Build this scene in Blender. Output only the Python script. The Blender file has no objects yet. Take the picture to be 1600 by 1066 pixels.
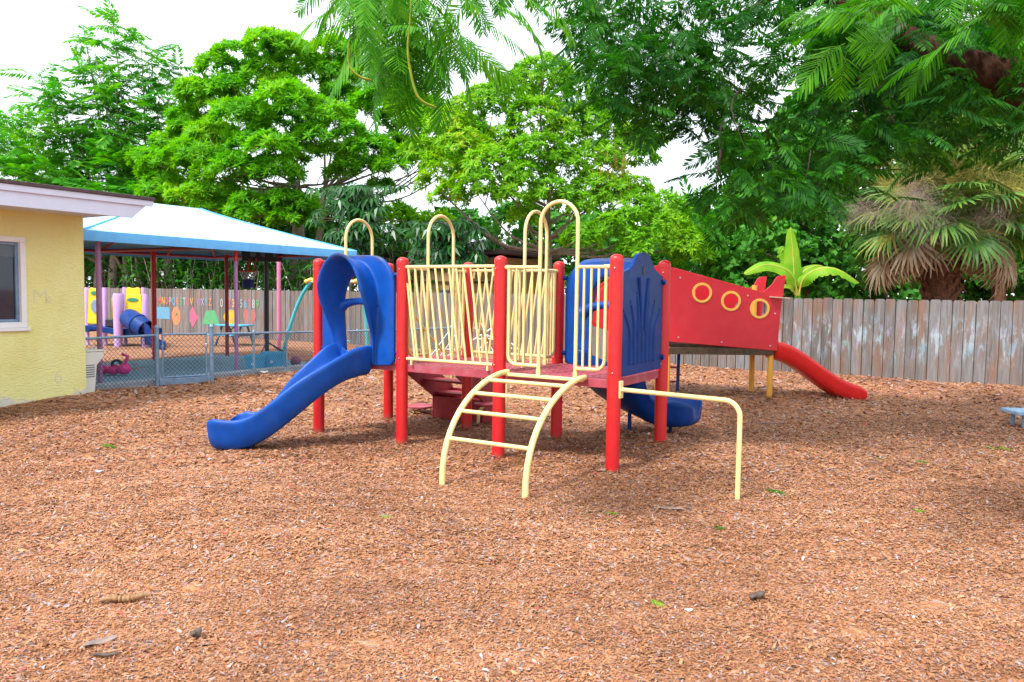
import bpy, math, random
import numpy as np
from mathutils import Matrix, Vector
random.seed(7); RNG = np.random.default_rng(11)
sc = bpy.context.scene
COL = sc.collection
R = math.radians
PI = math.pi

# ------------------------------------------------------------------ camera, world, sun, exposure
F, PITCH, ROLL, CAMZ = 1205.2, 0.06143, 0.01452, 1.658
cd = bpy.data.cameras.new('camera'); cam = bpy.data.objects.new('camera', cd); COL.objects.link(cam)
cd.sensor_width = 36; cd.lens = 36*F/1600; cd.clip_start = .05; cd.clip_end = 2000
cam.matrix_world = Matrix.Translation((0, 0, CAMZ)) @ Matrix.Rotation(PI/2-PITCH, 4, 'X') @ Matrix.Rotation(ROLL, 4, 'Z')
sc.camera = cam
TO_SUN = Vector((-.42, -.40, .82)).normalized()
W = bpy.data.worlds.new('World'); sc.world = W; W.use_nodes = True
nt = W.node_tree; nt.nodes.clear()
sky = nt.nodes.new('ShaderNodeTexSky'); sky.sky_type = 'NISHITA'; sky.sun_disc = False
sky.sun_elevation = math.asin(TO_SUN.z); sky.sun_rotation = math.atan2(TO_SUN.x, TO_SUN.y)
sky.air_density = 1.0; sky.dust_density = 3.0; sky.ozone_density = 1.0
veil = nt.nodes.new('ShaderNodeMixRGB'); veil.inputs[2].default_value = (8.3, 8.9, 9.4, 1)    # thin bright cloud veil over the sky
tc = nt.nodes.new('ShaderNodeTexCoord'); nz = nt.nodes.new('ShaderNodeTexNoise'); nz.inputs['Scale'].default_value = 2.2; nz.inputs['Detail'].default_value = 6
rp = nt.nodes.new('ShaderNodeMapRange'); rp.inputs[1].default_value = .25; rp.inputs[2].default_value = .62; rp.inputs[3].default_value = .55; rp.inputs[4].default_value = .97
bg = nt.nodes.new('ShaderNodeBackground'); bg.inputs[1].default_value = .11
wo = nt.nodes.new('ShaderNodeOutputWorld')
L_ = nt.links.new
L_(tc.outputs['Generated'], nz.inputs['Vector']); L_(nz.outputs['Fac'], rp.inputs[0]); L_(rp.outputs[0], veil.inputs[0])
L_(sky.outputs[0], veil.inputs[1]); L_(veil.outputs[0], bg.inputs[0]); L_(bg.outputs[0], wo.inputs[0])
sd = bpy.data.lights.new('sun', 'SUN'); sd.energy = 2.5; sd.angle = R(9.0); sd.color = (1, .97, .91)
sun = bpy.data.objects.new('sun', sd); COL.objects.link(sun)
sun.rotation_euler = TO_SUN.to_track_quat('Z', 'Y').to_euler(); sun.location = (-10, -10, 20)
sc.view_settings.view_transform = 'Standard'; sc.view_settings.look = 'None'; sc.view_settings.gamma = 1
sc.view_settings.exposure = 1.12
try:
    sc.cycles.max_bounces = 8; sc.cycles.diffuse_bounces = 4; sc.cycles.transmission_bounces = 6; sc.cycles.use_denoising = True
except Exception: pass

# ------------------------------------------------------------------ measuring helper: a pixel of the photograph at a given depth
def P(px, py, Y):
    c, s = math.cos(ROLL), math.sin(ROLL); du, dv = px-800, py-533
    u, v = c*du+s*dv, -s*du+c*dv
    d = Vector((u/F, math.cos(PITCH)-math.sin(PITCH)*v/F, -math.sin(PITCH)-math.cos(PITCH)*v/F))
    k = Y/d.y
    return Vector((d.x*k, Y, CAMZ+d.z*k))
def G(px, py, z=0):
    a = P(px, py, 10.); t = (CAMZ-z)/(CAMZ-a.z)
    return Vector((a.x*t, 10*t, z))
ANG = -0.54364
CA, SA = math.cos(ANG), math.sin(ANG)
def UV(u, v, z=0): return Vector((u*CA-v*SA, u*SA+v*CA, z))     # yard axes (u along the wooden fence, v across)

# ------------------------------------------------------------------ materials
def nodes(name):
    m = bpy.data.materials.new(name); m.use_nodes = True
    t = m.node_tree; b = t.nodes['Principled BSDF']
    return m, t, b
def N(t, typ, **kw):
    n = t.nodes.new(typ)
    for k, v in kw.items():
        if k in n.inputs: n.inputs[k].default_value = v
        else: setattr(n, k, v)
    return n
def ramp(t, stops, interp='LINEAR'):
    n = t.nodes.new('ShaderNodeValToRGB'); cr = n.color_ramp; cr.interpolation = interp
    while len(cr.elements) < len(stops): cr.elements.new(.5)
    for e, (p, c) in zip(cr.elements, stops): e.position = p; e.color = (*c, 1)
    return n
def mul(c, k): return tuple(min(1, x*k) for x in c)
MATS = {}
def pm(name, col, rough=.45, metal=0, var=.12, scale=6, bump=0, bscale=60, spec=.5, dirt=None, dirt_amt=.35, dscale=3.):
    m, t, b = nodes(name)
    tcn = N(t, 'ShaderNodeTexCoord'); n = N(t, 'ShaderNodeTexNoise', Scale=scale, Detail=5.)
    t.links.new(tcn.outputs['Object'], n.inputs['Vector'])
    r = ramp(t, [(.3, mul(col, 1-var)), (.7, mul(col, 1+var))]); t.links.new(n.outputs['Fac'], r.inputs[0])
    out = r.outputs[0]
    if dirt:
        n2 = N(t, 'ShaderNodeTexNoise', Scale=dscale, Detail=8., Roughness=.7); t.links.new(tcn.outputs['Object'], n2.inputs['Vector'])
        mr = N(t, 'ShaderNodeMapRange'); mr.inputs[1].default_value = .48; mr.inputs[2].default_value = .72; mr.inputs[4].default_value = dirt_amt
        t.links.new(n2.outputs['Fac'], mr.inputs[0])
        mx = N(t, 'ShaderNodeMixRGB'); mx.inputs[2].default_value = (*dirt, 1)
        t.links.new(mr.outputs[0], mx.inputs[0]); t.links.new(out, mx.inputs[1]); out = mx.outputs[0]
    t.links.new(out, b.inputs['Base Color'])
    b.inputs['Roughness'].default_value = rough; b.inputs['Metallic'].default_value = metal; b.inputs['Specular IOR Level'].default_value = spec
    n3 = N(t, 'ShaderNodeTexNoise', Scale=scale*2.5, Detail=4.); t.links.new(tcn.outputs['Object'], n3.inputs['Vector'])
    mr3 = N(t, 'ShaderNodeMapRange'); mr3.inputs[3].default_value = max(0, rough-.1); mr3.inputs[4].default_value = min(1, rough+.12)
    t.links.new(n3.outputs['Fac'], mr3.inputs[0]); t.links.new(mr3.outputs[0], b.inputs['Roughness'])
    if bump:
        n4 = N(t, 'ShaderNodeTexNoise', Scale=bscale, Detail=4.); t.links.new(tcn.outputs['Object'], n4.inputs['Vector'])
        bp = N(t, 'ShaderNodeBump', Strength=bump, Distance=.02); t.links.new(n4.outputs['Fac'], bp.inputs['Height']); t.links.new(bp.outputs[0], b.inputs['Normal'])
    MATS[name] = m; return m
def leafmat(name, stops, trans=.35, rough=.5, nscale=.5, spec=.2):
    m, t, b = nodes(name)
    g = N(t, 'ShaderNodeNewGeometry'); tcn = N(t, 'ShaderNodeTexCoord')
    n = N(t, 'ShaderNodeTexNoise', Scale=nscale, Detail=3.); t.links.new(tcn.outputs['Object'], n.inputs['Vector'])
    ad = N(t, 'ShaderNodeMath', operation='MULTIPLY_ADD'); t.links.new(g.outputs['Random Per Island'], ad.inputs[0]); ad.inputs[1].default_value = .55
    sb = N(t, 'ShaderNodeMath', operation='MULTIPLY_ADD'); t.links.new(n.outputs['Fac'], sb.inputs[0]); sb.inputs[1].default_value = 1.3; sb.inputs[2].default_value = -.42
    t.links.new(sb.outputs[0], ad.inputs[2])
    r = ramp(t, stops); t.links.new(ad.outputs[0], r.inputs[0])
    t.links.new(r.outputs[0], b.inputs['Base Color']); b.inputs['Roughness'].default_value = rough; b.inputs['Specular IOR Level'].default_value = spec
    tr = N(t, 'ShaderNodeBsdfTranslucent')
    hs = N(t, 'ShaderNodeHueSaturation', Saturation=1.1, Value=1.25); t.links.new(r.outputs[0], hs.inputs['Color']); t.links.new(hs.outputs[0], tr.inputs[0])
    mx = N(t, 'ShaderNodeMixShader'); mx.inputs[0].default_value = trans
    t.links.new(b.outputs[0], mx.inputs[1]); t.links.new(tr.outputs[0], mx.inputs[2]); t.links.new(mx.outputs[0], t.nodes['Material Output'].inputs[0])
    m.use_backface_culling = False
    return m
def barkmat(name, c1, c2, scale=6):
    m, t, b = nodes(name)
    tcn = N(t, 'ShaderNodeTexCoord'); mp = N(t, 'ShaderNodeMapping'); mp.inputs['Scale'].default_value = (3, 3, 1)
    n = N(t, 'ShaderNodeTexNoise', Scale=scale, Detail=8., Roughness=.65)
    t.links.new(tcn.outputs['Object'], mp.inputs[0]); t.links.new(mp.outputs[0], n.inputs['Vector'])
    r = ramp(t, [(.35, c1), (.65, c2)]); t.links.new(n.outputs['Fac'], r.inputs[0]); t.links.new(r.outputs[0], b.inputs['Base Color'])
    bp = N(t, 'ShaderNodeBump', Strength=.6, Distance=.03); t.links.new(n.outputs['Fac'], bp.inputs['Height']); t.links.new(bp.outputs[0], b.inputs['Normal'])
    b.inputs['Roughness'].default_value = .85
    return m

RED = (.56, .010, .014); YEL = (.80, .66, .28); BLUE = (.001, .032, .18)
m_red = pm('red_coating', RED, .38, var=.08, dirt=(.34, .05, .05), dirt_amt=.35)
def muddy_base(m):
    t = m.node_tree; b = t.nodes['Principled BSDF']; src = b.inputs['Base Color'].links[0].from_socket
    tcn = N(t, 'ShaderNodeTexCoord'); sx = N(t, 'ShaderNodeSeparateXYZ'); t.links.new(tcn.outputs['Object'], sx.inputs[0])
    n = N(t, 'ShaderNodeTexNoise', Scale=14., Detail=8., Roughness=.75); t.links.new(tcn.outputs['Object'], n.inputs['Vector'])
    a = N(t, 'ShaderNodeMath', operation='MULTIPLY_ADD'); t.links.new(n.outputs['Fac'], a.inputs[0]); a.inputs[1].default_value = -.5; t.links.new(sx.outputs['Z'], a.inputs[2])
    mr = N(t, 'ShaderNodeMapRange'); mr.inputs[1].default_value = -.16; mr.inputs[2].default_value = -.24; mr.inputs[4].default_value = .55; t.links.new(a.outputs[0], mr.inputs[0])
    mx = N(t, 'ShaderNodeMixRGB'); mx.inputs[2].default_value = (.20, .085, .05, 1); t.links.new(mr.outputs[0], mx.inputs[0]); t.links.new(src, mx.inputs[1])
    # small scuffs of bare primer
    n2 = N(t, 'ShaderNodeTexNoise', Scale=32., Detail=3.); t.links.new(tcn.outputs['Object'], n2.inputs['Vector'])
    mr2 = N(t, 'ShaderNodeMapRange'); mr2.inputs[1].default_value = .71; mr2.inputs[2].default_value = .74; mr2.inputs[4].default_value = .5; t.links.new(n2.outputs['Fac'], mr2.inputs[0])
    mx2 = N(t, 'ShaderNodeMixRGB'); mx2.inputs[2].default_value = (.55, .25, .22, 1); t.links.new(mr2.outputs[0], mx2.inputs[0]); t.links.new(mx.outputs[0], mx2.inputs[1]); t.links.new(mx2.outputs[0], b.inputs['Base Color'])
muddy_base(m_red)
m_yel = pm('yellow_coating', YEL, .36, var=.06, dirt=(.46, .36, .2), dirt_amt=.4, dscale=8)
m_blue = pm('blue_plastic', BLUE, .44, var=.15, bump=.03, bscale=180, dirt=(.03, .07, .2), dirt_amt=.2, spec=.2)  # base colour darkened to hold the shade on the ribbed side panel
m_bluef = pm('blue_plastic_faded', (.001, .060, .33), .42, var=.2, bump=.03, bscale=180, dirt=(.04, .10, .27), dirt_amt=.25, spec=.25, dscale=4)
m_deck = pm('deck_coating', (.36, .05, .075), .55, var=.15, dirt=(.36, .25, .27), dirt_amt=.4, dscale=4)
m_dred = pm('dark_red_coating', (.30, .012, .025), .5, var=.15, dirt=(.2, .1, .1))
m_planer = pm('plane_red', (.56, .010, .025), .42, var=.06, dirt=(.5, .06, .07), dirt_amt=.15)
m_slider = pm('slide_red', (.72, .02, .02), .3, var=.06)
m_ochre = pm('ochre_post', (.72, .36, .045), .5, var=.1, dirt=(.5, .3, .1))
m_ochre2 = pm('ochre_ring', (.80, .47, .08), .45, var=.06)
m_edge = pm('pale_board_edge', (.72, .55, .42), .6)
m_darkwood = pm('dark_wood', (.055, .032, .018), .8, var=.5, scale=14, dirt=(.16, .08, .02))
m_steel = pm('bolt_steel', (.5, .5, .5), .35, metal=.9)
m_galv = pm('galvanised', (.20, .30, .43), .45, metal=.35, var=.2, scale=10)
m_wire = pm('wire_blue', (.035, .075, .13), .5, metal=.1, var=.2)
def dirty_top(m):
    t = m.node_tree; b = t.nodes['Principled BSDF']; src = b.inputs['Base Color'].links[0].from_socket
    tcn = N(t, 'ShaderNodeTexCoord'); sx = N(t, 'ShaderNodeSeparateXYZ'); t.links.new(tcn.outputs['Object'], sx.inputs[0])
    n = N(t, 'ShaderNodeTexNoise', Scale=5., Detail=8., Roughness=.7); t.links.new(tcn.outputs['Object'], n.inputs['Vector'])
    a = N(t, 'ShaderNodeMath', operation='MULTIPLY_ADD'); t.links.new(n.outputs['Fac'], a.inputs[0]); a.inputs[1].default_value = .22; t.links.new(sx.outputs['Z'], a.inputs[2])
    mr = N(t, 'ShaderNodeMapRange'); mr.inputs[1].default_value = 2.11; mr.inputs[2].default_value = 2.17; mr.inputs[4].default_value = .8; t.links.new(a.outputs[0], mr.inputs[0])
    mx = N(t, 'ShaderNodeMixRGB'); mx.inputs[2].default_value = (.06, .065, .09, 1); t.links.new(mr.outputs[0], mx.inputs[0]); t.links.new(src, mx.inputs[1]); t.links.new(mx.outputs[0], b.inputs['Base Color'])
dirty_top(m_bluef)
m_white = pm('white_paint', (.78, .78, .80), .5, var=.04)
m_lilacw = pm('fascia_paint', (.60, .64, .80), .5, var=.04, dirt=(.5, .48, .52), dirt_amt=.2)
m_roof = pm('roof_brown', (.075, .045, .05), .7, var=.3, scale=20)
m_purple = pm('purple_post', (.36, .16, .36), .4, var=.08)
m_lilac = pm('lilac_plastic', (.50, .32, .66), .4, var=.06)
m_pink = pm('pink_post', (.72, .20, .36), .4, var=.05)
m_toyyel = pm('toy_yellow', (.80, .55, .015), .4, var=.05)
m_toygreen = pm('toy_green', (.02, .22, .12), .4)
m_black = pm('black_paint', (.012, .014, .022), .5, var=.2)
m_grey = pm('grey_paint', (.10, .13, .17), .6)
m_teal = pm('teal_coating', (.06, .46, .52), .4, var=.08)
m_skybl = pm('sky_blue_plastic', (.07, .36, .60), .45, var=.08)
m_magenta = pm('magenta_plastic', (.80, .02, .26), .4, var=.1)
m_orange = pm('orange_rim', (.45, .05, .02), .5)
m_net = pm('net_white', (.55, .57, .6), .8)
m_navy = pm('net_navy', (.01, .02, .12), .8)
m_ball = pm('ball_maroon', (.20, .05, .10), .6, var=.1)
m_slab = pm('blue_slab', (.17, .30, .41), .8, var=.14, scale=3, dirt=(.22, .25, .27), dirt_amt=.5)
m_kerb = pm('slab_edge', (.34, .37, .42), .85, var=.12, scale=5)
m_cream = pm('fountain_white', (.62, .62, .58), .45, var=.04)
m_bench = pm('bench_blue', (.25, .40, .58), .6, var=.2, scale=14, dirt=(.4, .45, .5), dirt_amt=.4)
m_tan = pm('tan_wall', (.40, .25, .11), .8, var=.1, scale=3)

def wallmat():
    m, t, b = nodes('yellow_stucco')
    tcn = N(t, 'ShaderNodeTexCoord')
    n = N(t, 'ShaderNodeTexNoise', Scale=1.3, Detail=6., Roughness=.6); t.links.new(tcn.outputs['Object'], n.inputs['Vector'])
    r = ramp(t, [(.3, (.72, .68, .25)), (.5, (.77, .745, .31)), (.75, (.79, .78, .39))]); t.links.new(n.outputs['Fac'], r.inputs[0])
    # worn pale band with a ragged edge near the ground
    sx = N(t, 'ShaderNodeSeparateXYZ'); t.links.new(tcn.outputs['Object'], sx.inputs[0])
    n2 = N(t, 'ShaderNodeTexNoise', Scale=4., Detail=6.); t.links.new(tcn.outputs['Object'], n2.inputs['Vector'])
    a = N(t, 'ShaderNodeMath', operation='MULTIPLY_ADD'); t.links.new(n2.outputs['Fac'], a.inputs[0]); a.inputs[1].default_value = .5; t.links.new(sx.outputs['Z'], a.inputs[2])
    mr = N(t, 'ShaderNodeMapRange'); mr.inputs[1].default_value = .36; mr.inputs[2].default_value = .30; t.links.new(a.outputs[0], mr.inputs[0])
    mx = N(t, 'ShaderNodeMixRGB'); mx.inputs[2].default_value = (.62, .60, .50, 1); t.links.new(mr.outputs[0], mx.inputs[0]); t.links.new(r.outputs[0], mx.inputs[1])
    n5 = N(t, 'ShaderNodeTexNoise', Scale=3., Detail=9., Roughness=.75); t.links.new(tcn.outputs['Object'], n5.inputs['Vector'])
    mr5 = N(t, 'ShaderNodeMapRange'); mr5.inputs[1].default_value = .56; mr5.inputs[2].default_value = .75; mr5.inputs[4].default_value = .35; t.links.new(n5.outputs['Fac'], mr5.inputs[0])
    mx5 = N(t, 'ShaderNodeMixRGB'); mx5.inputs[2].default_value = (.50, .42, .22, 1); t.links.new(mr5.outputs[0], mx5.inputs[0]); t.links.new(mx.outputs[0], mx5.inputs[1])
    t.links.new(mx5.outputs[0], b.inputs['Base Color']); b.inputs['Roughness'].default_value = .85
    n3 = N(t, 'ShaderNodeTexNoise', Scale=38., Detail=5.); mp = N(t, 'ShaderNodeMapping'); mp.inputs['Scale'].default_value = (1, .45, 1.2)
    t.links.new(tcn.outputs['Object'], mp.inputs[0]); t.links.new(mp.outputs[0], n3.inputs['Vector'])
    bp = N(t, 'ShaderNodeBump', Strength=.55, Distance=.03); t.links.new(n3.outputs['Fac'], bp.inputs['Height']); t.links.new(bp.outputs[0], b.inputs['Normal'])
    return m
def fencemat():
    m, t, b = nodes('weathered_boards')
    tcn = N(t, 'ShaderNodeTexCoord'); g = N(t, 'ShaderNodeNewGeometry')
    mp = N(t, 'ShaderNodeMapping'); mp.inputs['Scale'].default_value = (16, 16, 1.1)
    t.links.new(tcn.outputs['Object'], mp.inputs[0])
    n = N(t, 'ShaderNodeTexNoise', Scale=1.5, Detail=8., Roughness=.65, Distortion=.6); t.links.new(mp.outputs[0], n.inputs['Vector'])
    a = N(t, 'ShaderNodeMath', operation='MULTIPLY_ADD'); t.links.new(g.outputs['Random Per Island'], a.inputs[0]); a.inputs[1].default_value = .22; t.links.new(n.outputs['Fac'], a.inputs[2])
    r = ramp(t, [(.28, (.055, .042, .036)), (.52, (.125, .112, .106)), (.75, (.185, .183, .190)), (.98, (.245, .25, .265))]); t.links.new(a.outputs[0], r.inputs[0])
    # rusty brown low on the boards
    sx = N(t, 'ShaderNodeSeparateXYZ'); t.links.new(tcn.outputs['Object'], sx.inputs[0])
    n2 = N(t, 'ShaderNodeTexNoise', Scale=1.8, Detail=5.); mp2 = N(t, 'ShaderNodeMapping'); mp2.inputs['Scale'].default_value = (3, 3, .6)
    t.links.new(tcn.outputs['Object'], mp2.inputs[0]); t.links.new(mp2.outputs[0], n2.inputs['Vector'])
    mr = N(t, 'ShaderNodeMapRange'); mr.inputs[1].default_value = .45; mr.inputs[2].default_value = .75; mr.inputs[4].default_value = .7; t.links.new(n2.outputs['Fac'], mr.inputs[0])
    mx = N(t, 'ShaderNodeMixRGB'); mx.inputs[2].default_value = (.23, .10, .045, 1); t.links.new(mr.outputs[0], mx.inputs[0]); t.links.new(r.outputs[0], mx.inputs[1])
    # chalk and paint smears on the right-hand boards (x > 1), z .35 .. 1.35
    mp3 = N(t, 'ShaderNodeMapping'); mp3.inputs['Scale'].default_value = (7, 7, 1.7); t.links.new(tcn.outputs['Object'], mp3.inputs[0])
    n3 = N(t, 'ShaderNodeTexNoise', Scale=1.1, Detail=9., Roughness=.7, Distortion=.4); t.links.new(mp3.outputs[0], n3.inputs['Vector'])
    mr3 = N(t, 'ShaderNodeMapRange'); mr3.inputs[1].default_value = .50; mr3.inputs[2].default_value = .60; t.links.new(n3.outputs['Fac'], mr3.inputs[0])
    z1 = N(t, 'ShaderNodeMapRange'); z1.inputs[1].default_value = .25; z1.inputs[2].default_value = .6; t.links.new(sx.outputs['Z'], z1.inputs[0])
    z2 = N(t, 'ShaderNodeMapRange'); z2.inputs[1].default_value = 1.42; z2.inputs[2].default_value = 1.1; t.links.new(sx.outputs['Z'], z2.inputs[0])
    x1 = N(t, 'ShaderNodeMapRange'); x1.inputs[1].default_value = -6.; x1.inputs[2].default_value = -4.; t.links.new(sx.outputs['X'], x1.inputs[0])
    acc = mr3.outputs[0]
    for q in (z1, z2, x1):
        k = N(t, 'ShaderNodeMath', operation='MULTIPLY'); t.links.new(acc, k.inputs[0]); t.links.new(q.outputs[0], k.inputs[1]); acc = k.outputs[0]
    k = N(t, 'ShaderNodeMath', operation='MULTIPLY'); t.links.new(acc, k.inputs[0]); k.inputs[1].default_value = .55
    n4 = N(t, 'ShaderNodeTexNoise', Scale=2.3); t.links.new(tcn.outputs['Object'], n4.inputs['Vector'])
    r4 = ramp(t, [(.35, (.22, .40, .55)), (.5, (.42, .55, .62)), (.62, (.32, .30, .48)), (.72, (.20, .40, .38))]); t.links.new(n4.outputs['Fac'], r4.inputs[0])
    mx2 = N(t, 'ShaderNodeMixRGB'); t.links.new(k.outputs[0], mx2.inputs[0]); t.links.new(mx.outputs[0], mx2.inputs[1]); t.links.new(r4.outputs[0], mx2.inputs[2])
    t.links.new(mx2.outputs[0], b.inputs['Base Color']); b.inputs['Roughness'].default_value = .85
    bp = N(t, 'ShaderNodeBump', Strength=.4, Distance=.01); t.links.new(n.outputs['Fac'], bp.inputs['Height']); t.links.new(bp.outputs[0], b.inputs['Normal'])
    return m
CHIP = [(0, (.19, .090, .052)), (.08, (.29, .120, .055)), (.36, (.36, .150, .067)), (.64, (.42, .190, .090)), (.82, (.47, .255, .145)), (.90, (.32, .225, .20)), (.965, (.39, .34, .355)), (.988, (.46, .06, .04)), (1, (.46, .42, .42))]
def mulchmat():
    m, t, b = nodes('mulch')
    tcn = N(t, 'ShaderNodeTexCoord')
    nd = N(t, 'ShaderNodeTexNoise', Scale=9., Detail=3.); t.links.new(tcn.outputs['Object'], nd.inputs['Vector'])
    sc_ = N(t, 'ShaderNodeVectorMath', operation='SCALE'); t.links.new(nd.outputs['Color'], sc_.inputs[0]); sc_.inputs['Scale'].default_value = .12
    ad = N(t, 'ShaderNodeVectorMath', operation='ADD'); t.links.new(tcn.outputs['Object'], ad.inputs[0]); t.links.new(sc_.outputs[0], ad.inputs[1])
    cols = []; hs = []
    for sc3, rot in (((34, 15, 20), .5), ((16, 38, 20), -.3)):
        mp = N(t, 'ShaderNodeMapping'); mp.inputs['Scale'].default_value = sc3; mp.inputs['Rotation'].default_value = (0, 0, rot)
        t.links.new(ad.outputs[0], mp.inputs[0])
        v = N(t, 'ShaderNodeTexVoronoi'); v.inputs['Scale'].default_value = 1.; t.links.new(mp.outputs[0], v.inputs['Vector'])
        cols.append(v.outputs['Color']); hs.append(v.outputs['Distance'])
    nm = N(t, 'ShaderNodeTexNoise', Scale=14., Detail=2.); t.links.new(tcn.outputs['Object'], nm.inputs['Vector'])
    gt = N(t, 'ShaderNodeMath', operation='GREATER_THAN'); gt.inputs[1].default_value = .5; t.links.new(nm.outputs['Fac'], gt.inputs[0])
    mx = N(t, 'ShaderNodeMixRGB'); t.links.new(gt.outputs[0], mx.inputs[0]); t.links.new(cols[0], mx.inputs[1]); t.links.new(cols[1], mx.inputs[2])
    sp = N(t, 'ShaderNodeSeparateXYZ'); t.links.new(mx.outputs[0], sp.inputs[0])
    r = ramp(t, CHIP); t.links.new(sp.outputs[0], r.inputs[0])
    # worn paler/greyer and darker damp patches
    n2 = N(t, 'ShaderNodeTexNoise', Scale=.55, Detail=5.); t.links.new(tcn.outputs['Object'], n2.inputs['Vector'])
    r2 = ramp(t, [(.28, (.64, .60, .58)), (.52, (.98, .97, .96)), (.75, (1.12, 1.12, 1.12))]); t.links.new(n2.outputs['Fac'], r2.inputs[0])
    mm = N(t, 'ShaderNodeMixRGB', blend_type='MULTIPLY'); mm.inputs[0].default_value = 1; t.links.new(r.outputs[0], mm.inputs[1]); t.links.new(r2.outputs[0], mm.inputs[2])
    t.links.new(mm.outputs[0], b.inputs['Base Color']); b.inputs['Roughness'].default_value = .9; b.inputs['Specular IOR Level'].default_value = .2
    mh = N(t, 'ShaderNodeMixRGB'); t.links.new(gt.outputs[0], mh.inputs[0]); t.links.new(hs[0], mh.inputs[1]); t.links.new(hs[1], mh.inputs[2])
    bp = N(t, 'ShaderNodeBump', Strength=.8, Distance=.03); bp.invert = True; t.links.new(mh.outputs[0], bp.inputs['Height']); t.links.new(bp.outputs[0], b.inputs['Normal'])
    return m
def chipmat():
    m, t, b = nodes('wood_chip')
    g = N(t, 'ShaderNodeNewGeometry'); r = ramp(t, CHIP); t.links.new(g.outputs['Random Per Island'], r.inputs[0])
    tcn = N(t, 'ShaderNodeTexCoord'); n2 = N(t, 'ShaderNodeTexNoise', Scale=.55, Detail=5.); t.links.new(tcn.outputs['Object'], n2.inputs['Vector'])
    r2 = ramp(t, [(.28, (.64, .60, .58)), (.52, (.98, .97, .96)), (.75, (1.12, 1.12, 1.12))]); t.links.new(n2.outputs['Fac'], r2.inputs[0])
    mm = N(t, 'ShaderNodeMixRGB', blend_type='MULTIPLY'); mm.inputs[0].default_value = 1; t.links.new(r.outputs[0], mm.inputs[1]); t.links.new(r2.outputs[0], mm.inputs[2])
    t.links.new(mm.outputs[0], b.inputs['Base Color']); b.inputs['Roughness'].default_value = .75; b.inputs['Specular IOR Level'].default_value = .3
    return m
def fabricmat():
    m, t, b = nodes('canopy_fabric')
    tcn = N(t, 'ShaderNodeTexCoord'); n = N(t, 'ShaderNodeTexNoise', Scale=2., Detail=6.); t.links.new(tcn.outputs['Object'], n.inputs['Vector'])
    r = ramp(t, [(.3, (.28, .58, .73)), (.7, (.36, .66, .80))]); t.links.new(n.outputs['Fac'], r.inputs[0]); t.links.new(r.outputs[0], b.inputs['Base Color'])
    b.inputs['Roughness'].default_value = .55; b.inputs['Sheen Weight'].default_value = .3
    return m
m_fabric = fabricmat()
m_valance = pm('valance_fabric', (.13, .46, .88), .7, var=.08)
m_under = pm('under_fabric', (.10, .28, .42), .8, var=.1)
def glassmat():
    m, t, b = nodes('dark_glass'); b.inputs['Base Color'].default_value = (.008, .018, .04, 1); b.inputs['Roughness'].default_value = .04; b.inputs['Specular IOR Level'].default_value = .6
    return m
m_glass = glassmat(); m_wall = wallmat(); m_fence = fencemat(); m_mulch = mulchmat(); m_chip = chipmat()
bk_grey = barkmat('bark_grey', (.16, .12, .09), (.34, .28, .22)); bk_brown = barkmat('bark_brown', (.07, .045, .03), (.20, .13, .085)); bk_red = barkmat('bark_red', (.02, .009, .006), (.075, .034, .022)); bk_red.node_tree.nodes['Principled BSDF'].inputs['Specular IOR Level'].default_value = .1; lf_poin3 = leafmat('leaf_poinciana_mid', [(0, (.015, .10, .006)), (.5, (.04, .21, .008)), (1, (.11, .34, .012))], .42, nscale=1.5); bk_twig = barkmat('bark_twig', (.03, .018, .012), (.08, .05, .032)); bk_palm = barkmat('bark_palm', (.05, .02, .012), (.20, .08, .04), 9)
lf_dense = leafmat('leaf_dense', [(0, (.03, .18, .006)), (.3, (.09, .37, .009)), (.65, (.18, .51, .014)), (1, (.38, .60, .02))], .48)
lf_light = leafmat('leaf_light', [(0, (.045, .19, .007)), (.40, (.14, .41, .012)), (.75, (.26, .53, .02)), (1, (.48, .55, .03))], .46)
lf_feather = leafmat('leaf_feather', [(0, (.025, .15, .020)), (.45, (.075, .33, .035)), (.8, (.17, .47, .03)), (1, (.28, .54, .04))], .45)
lf_poin = leafmat('leaf_poinciana', [(0, (.008, .055, .010)), (.5, (.020, .12, .012)), (.85, (.05, .22, .012)), (1, (.13, .34, .015))], .40, nscale=.8)
lf_poin2 = leafmat('leaf_poinciana_bright', [(0, (.025, .16, .006)), (.5, (.06, .28, .008)), (1, (.17, .43, .012))], .42, nscale=1.5)
lf_dark = leafmat('leaf_dark', [(0, (.015, .075, .014)), (.5, (.035, .16, .018)), (.9, (.09, .27, .02)), (1, (.30, .30, .04))], .3)
lf_mid = leafmat('leaf_mid', [(0, (.028, .13, .02)), (.5, (.065, .27, .028)), (.9, (.13, .40, .04)), (1, (.40, .44, .07))], .35)
lf_umb = leafmat('leaf_umbrella', [(0, (.008, .05, .014)), (.6, (.018, .10, .018)), (1, (.05, .19, .03))], .15, rough=.35, spec=.35)
lf_palm = leafmat('leaf_palm', [(0, (.025, .08, .02)), (.45, (.07, .18, .03)), (.75, (.17, .27, .05)), (.9, (.36, .33, .07)), (1, (.34, .20, .09))], .25, nscale=1.)
lf_dead = leafmat('leaf_dead', [(0, (.16, .09, .05)), (.5, (.36, .23, .13)), (1, (.52, .45, .38))], .2, nscale=1.)
lf_flower = leafmat('palm_flower', [(0, (.25, .20, .06)), (.5, (.42, .34, .09)), (1, (.55, .48, .15))], .2)
lf_spent = leafmat('palm_spent_flower', [(0, (.17, .11, .09)), (.5, (.27, .19, .16)), (1, (.36, .28, .26))], .1)
lf_banana = leafmat('leaf_banana', [(0, (.13, .36, .02)), (.5, (.22, .50, .03)), (1, (.40, .58, .06))], .5, nscale=3.)

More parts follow.
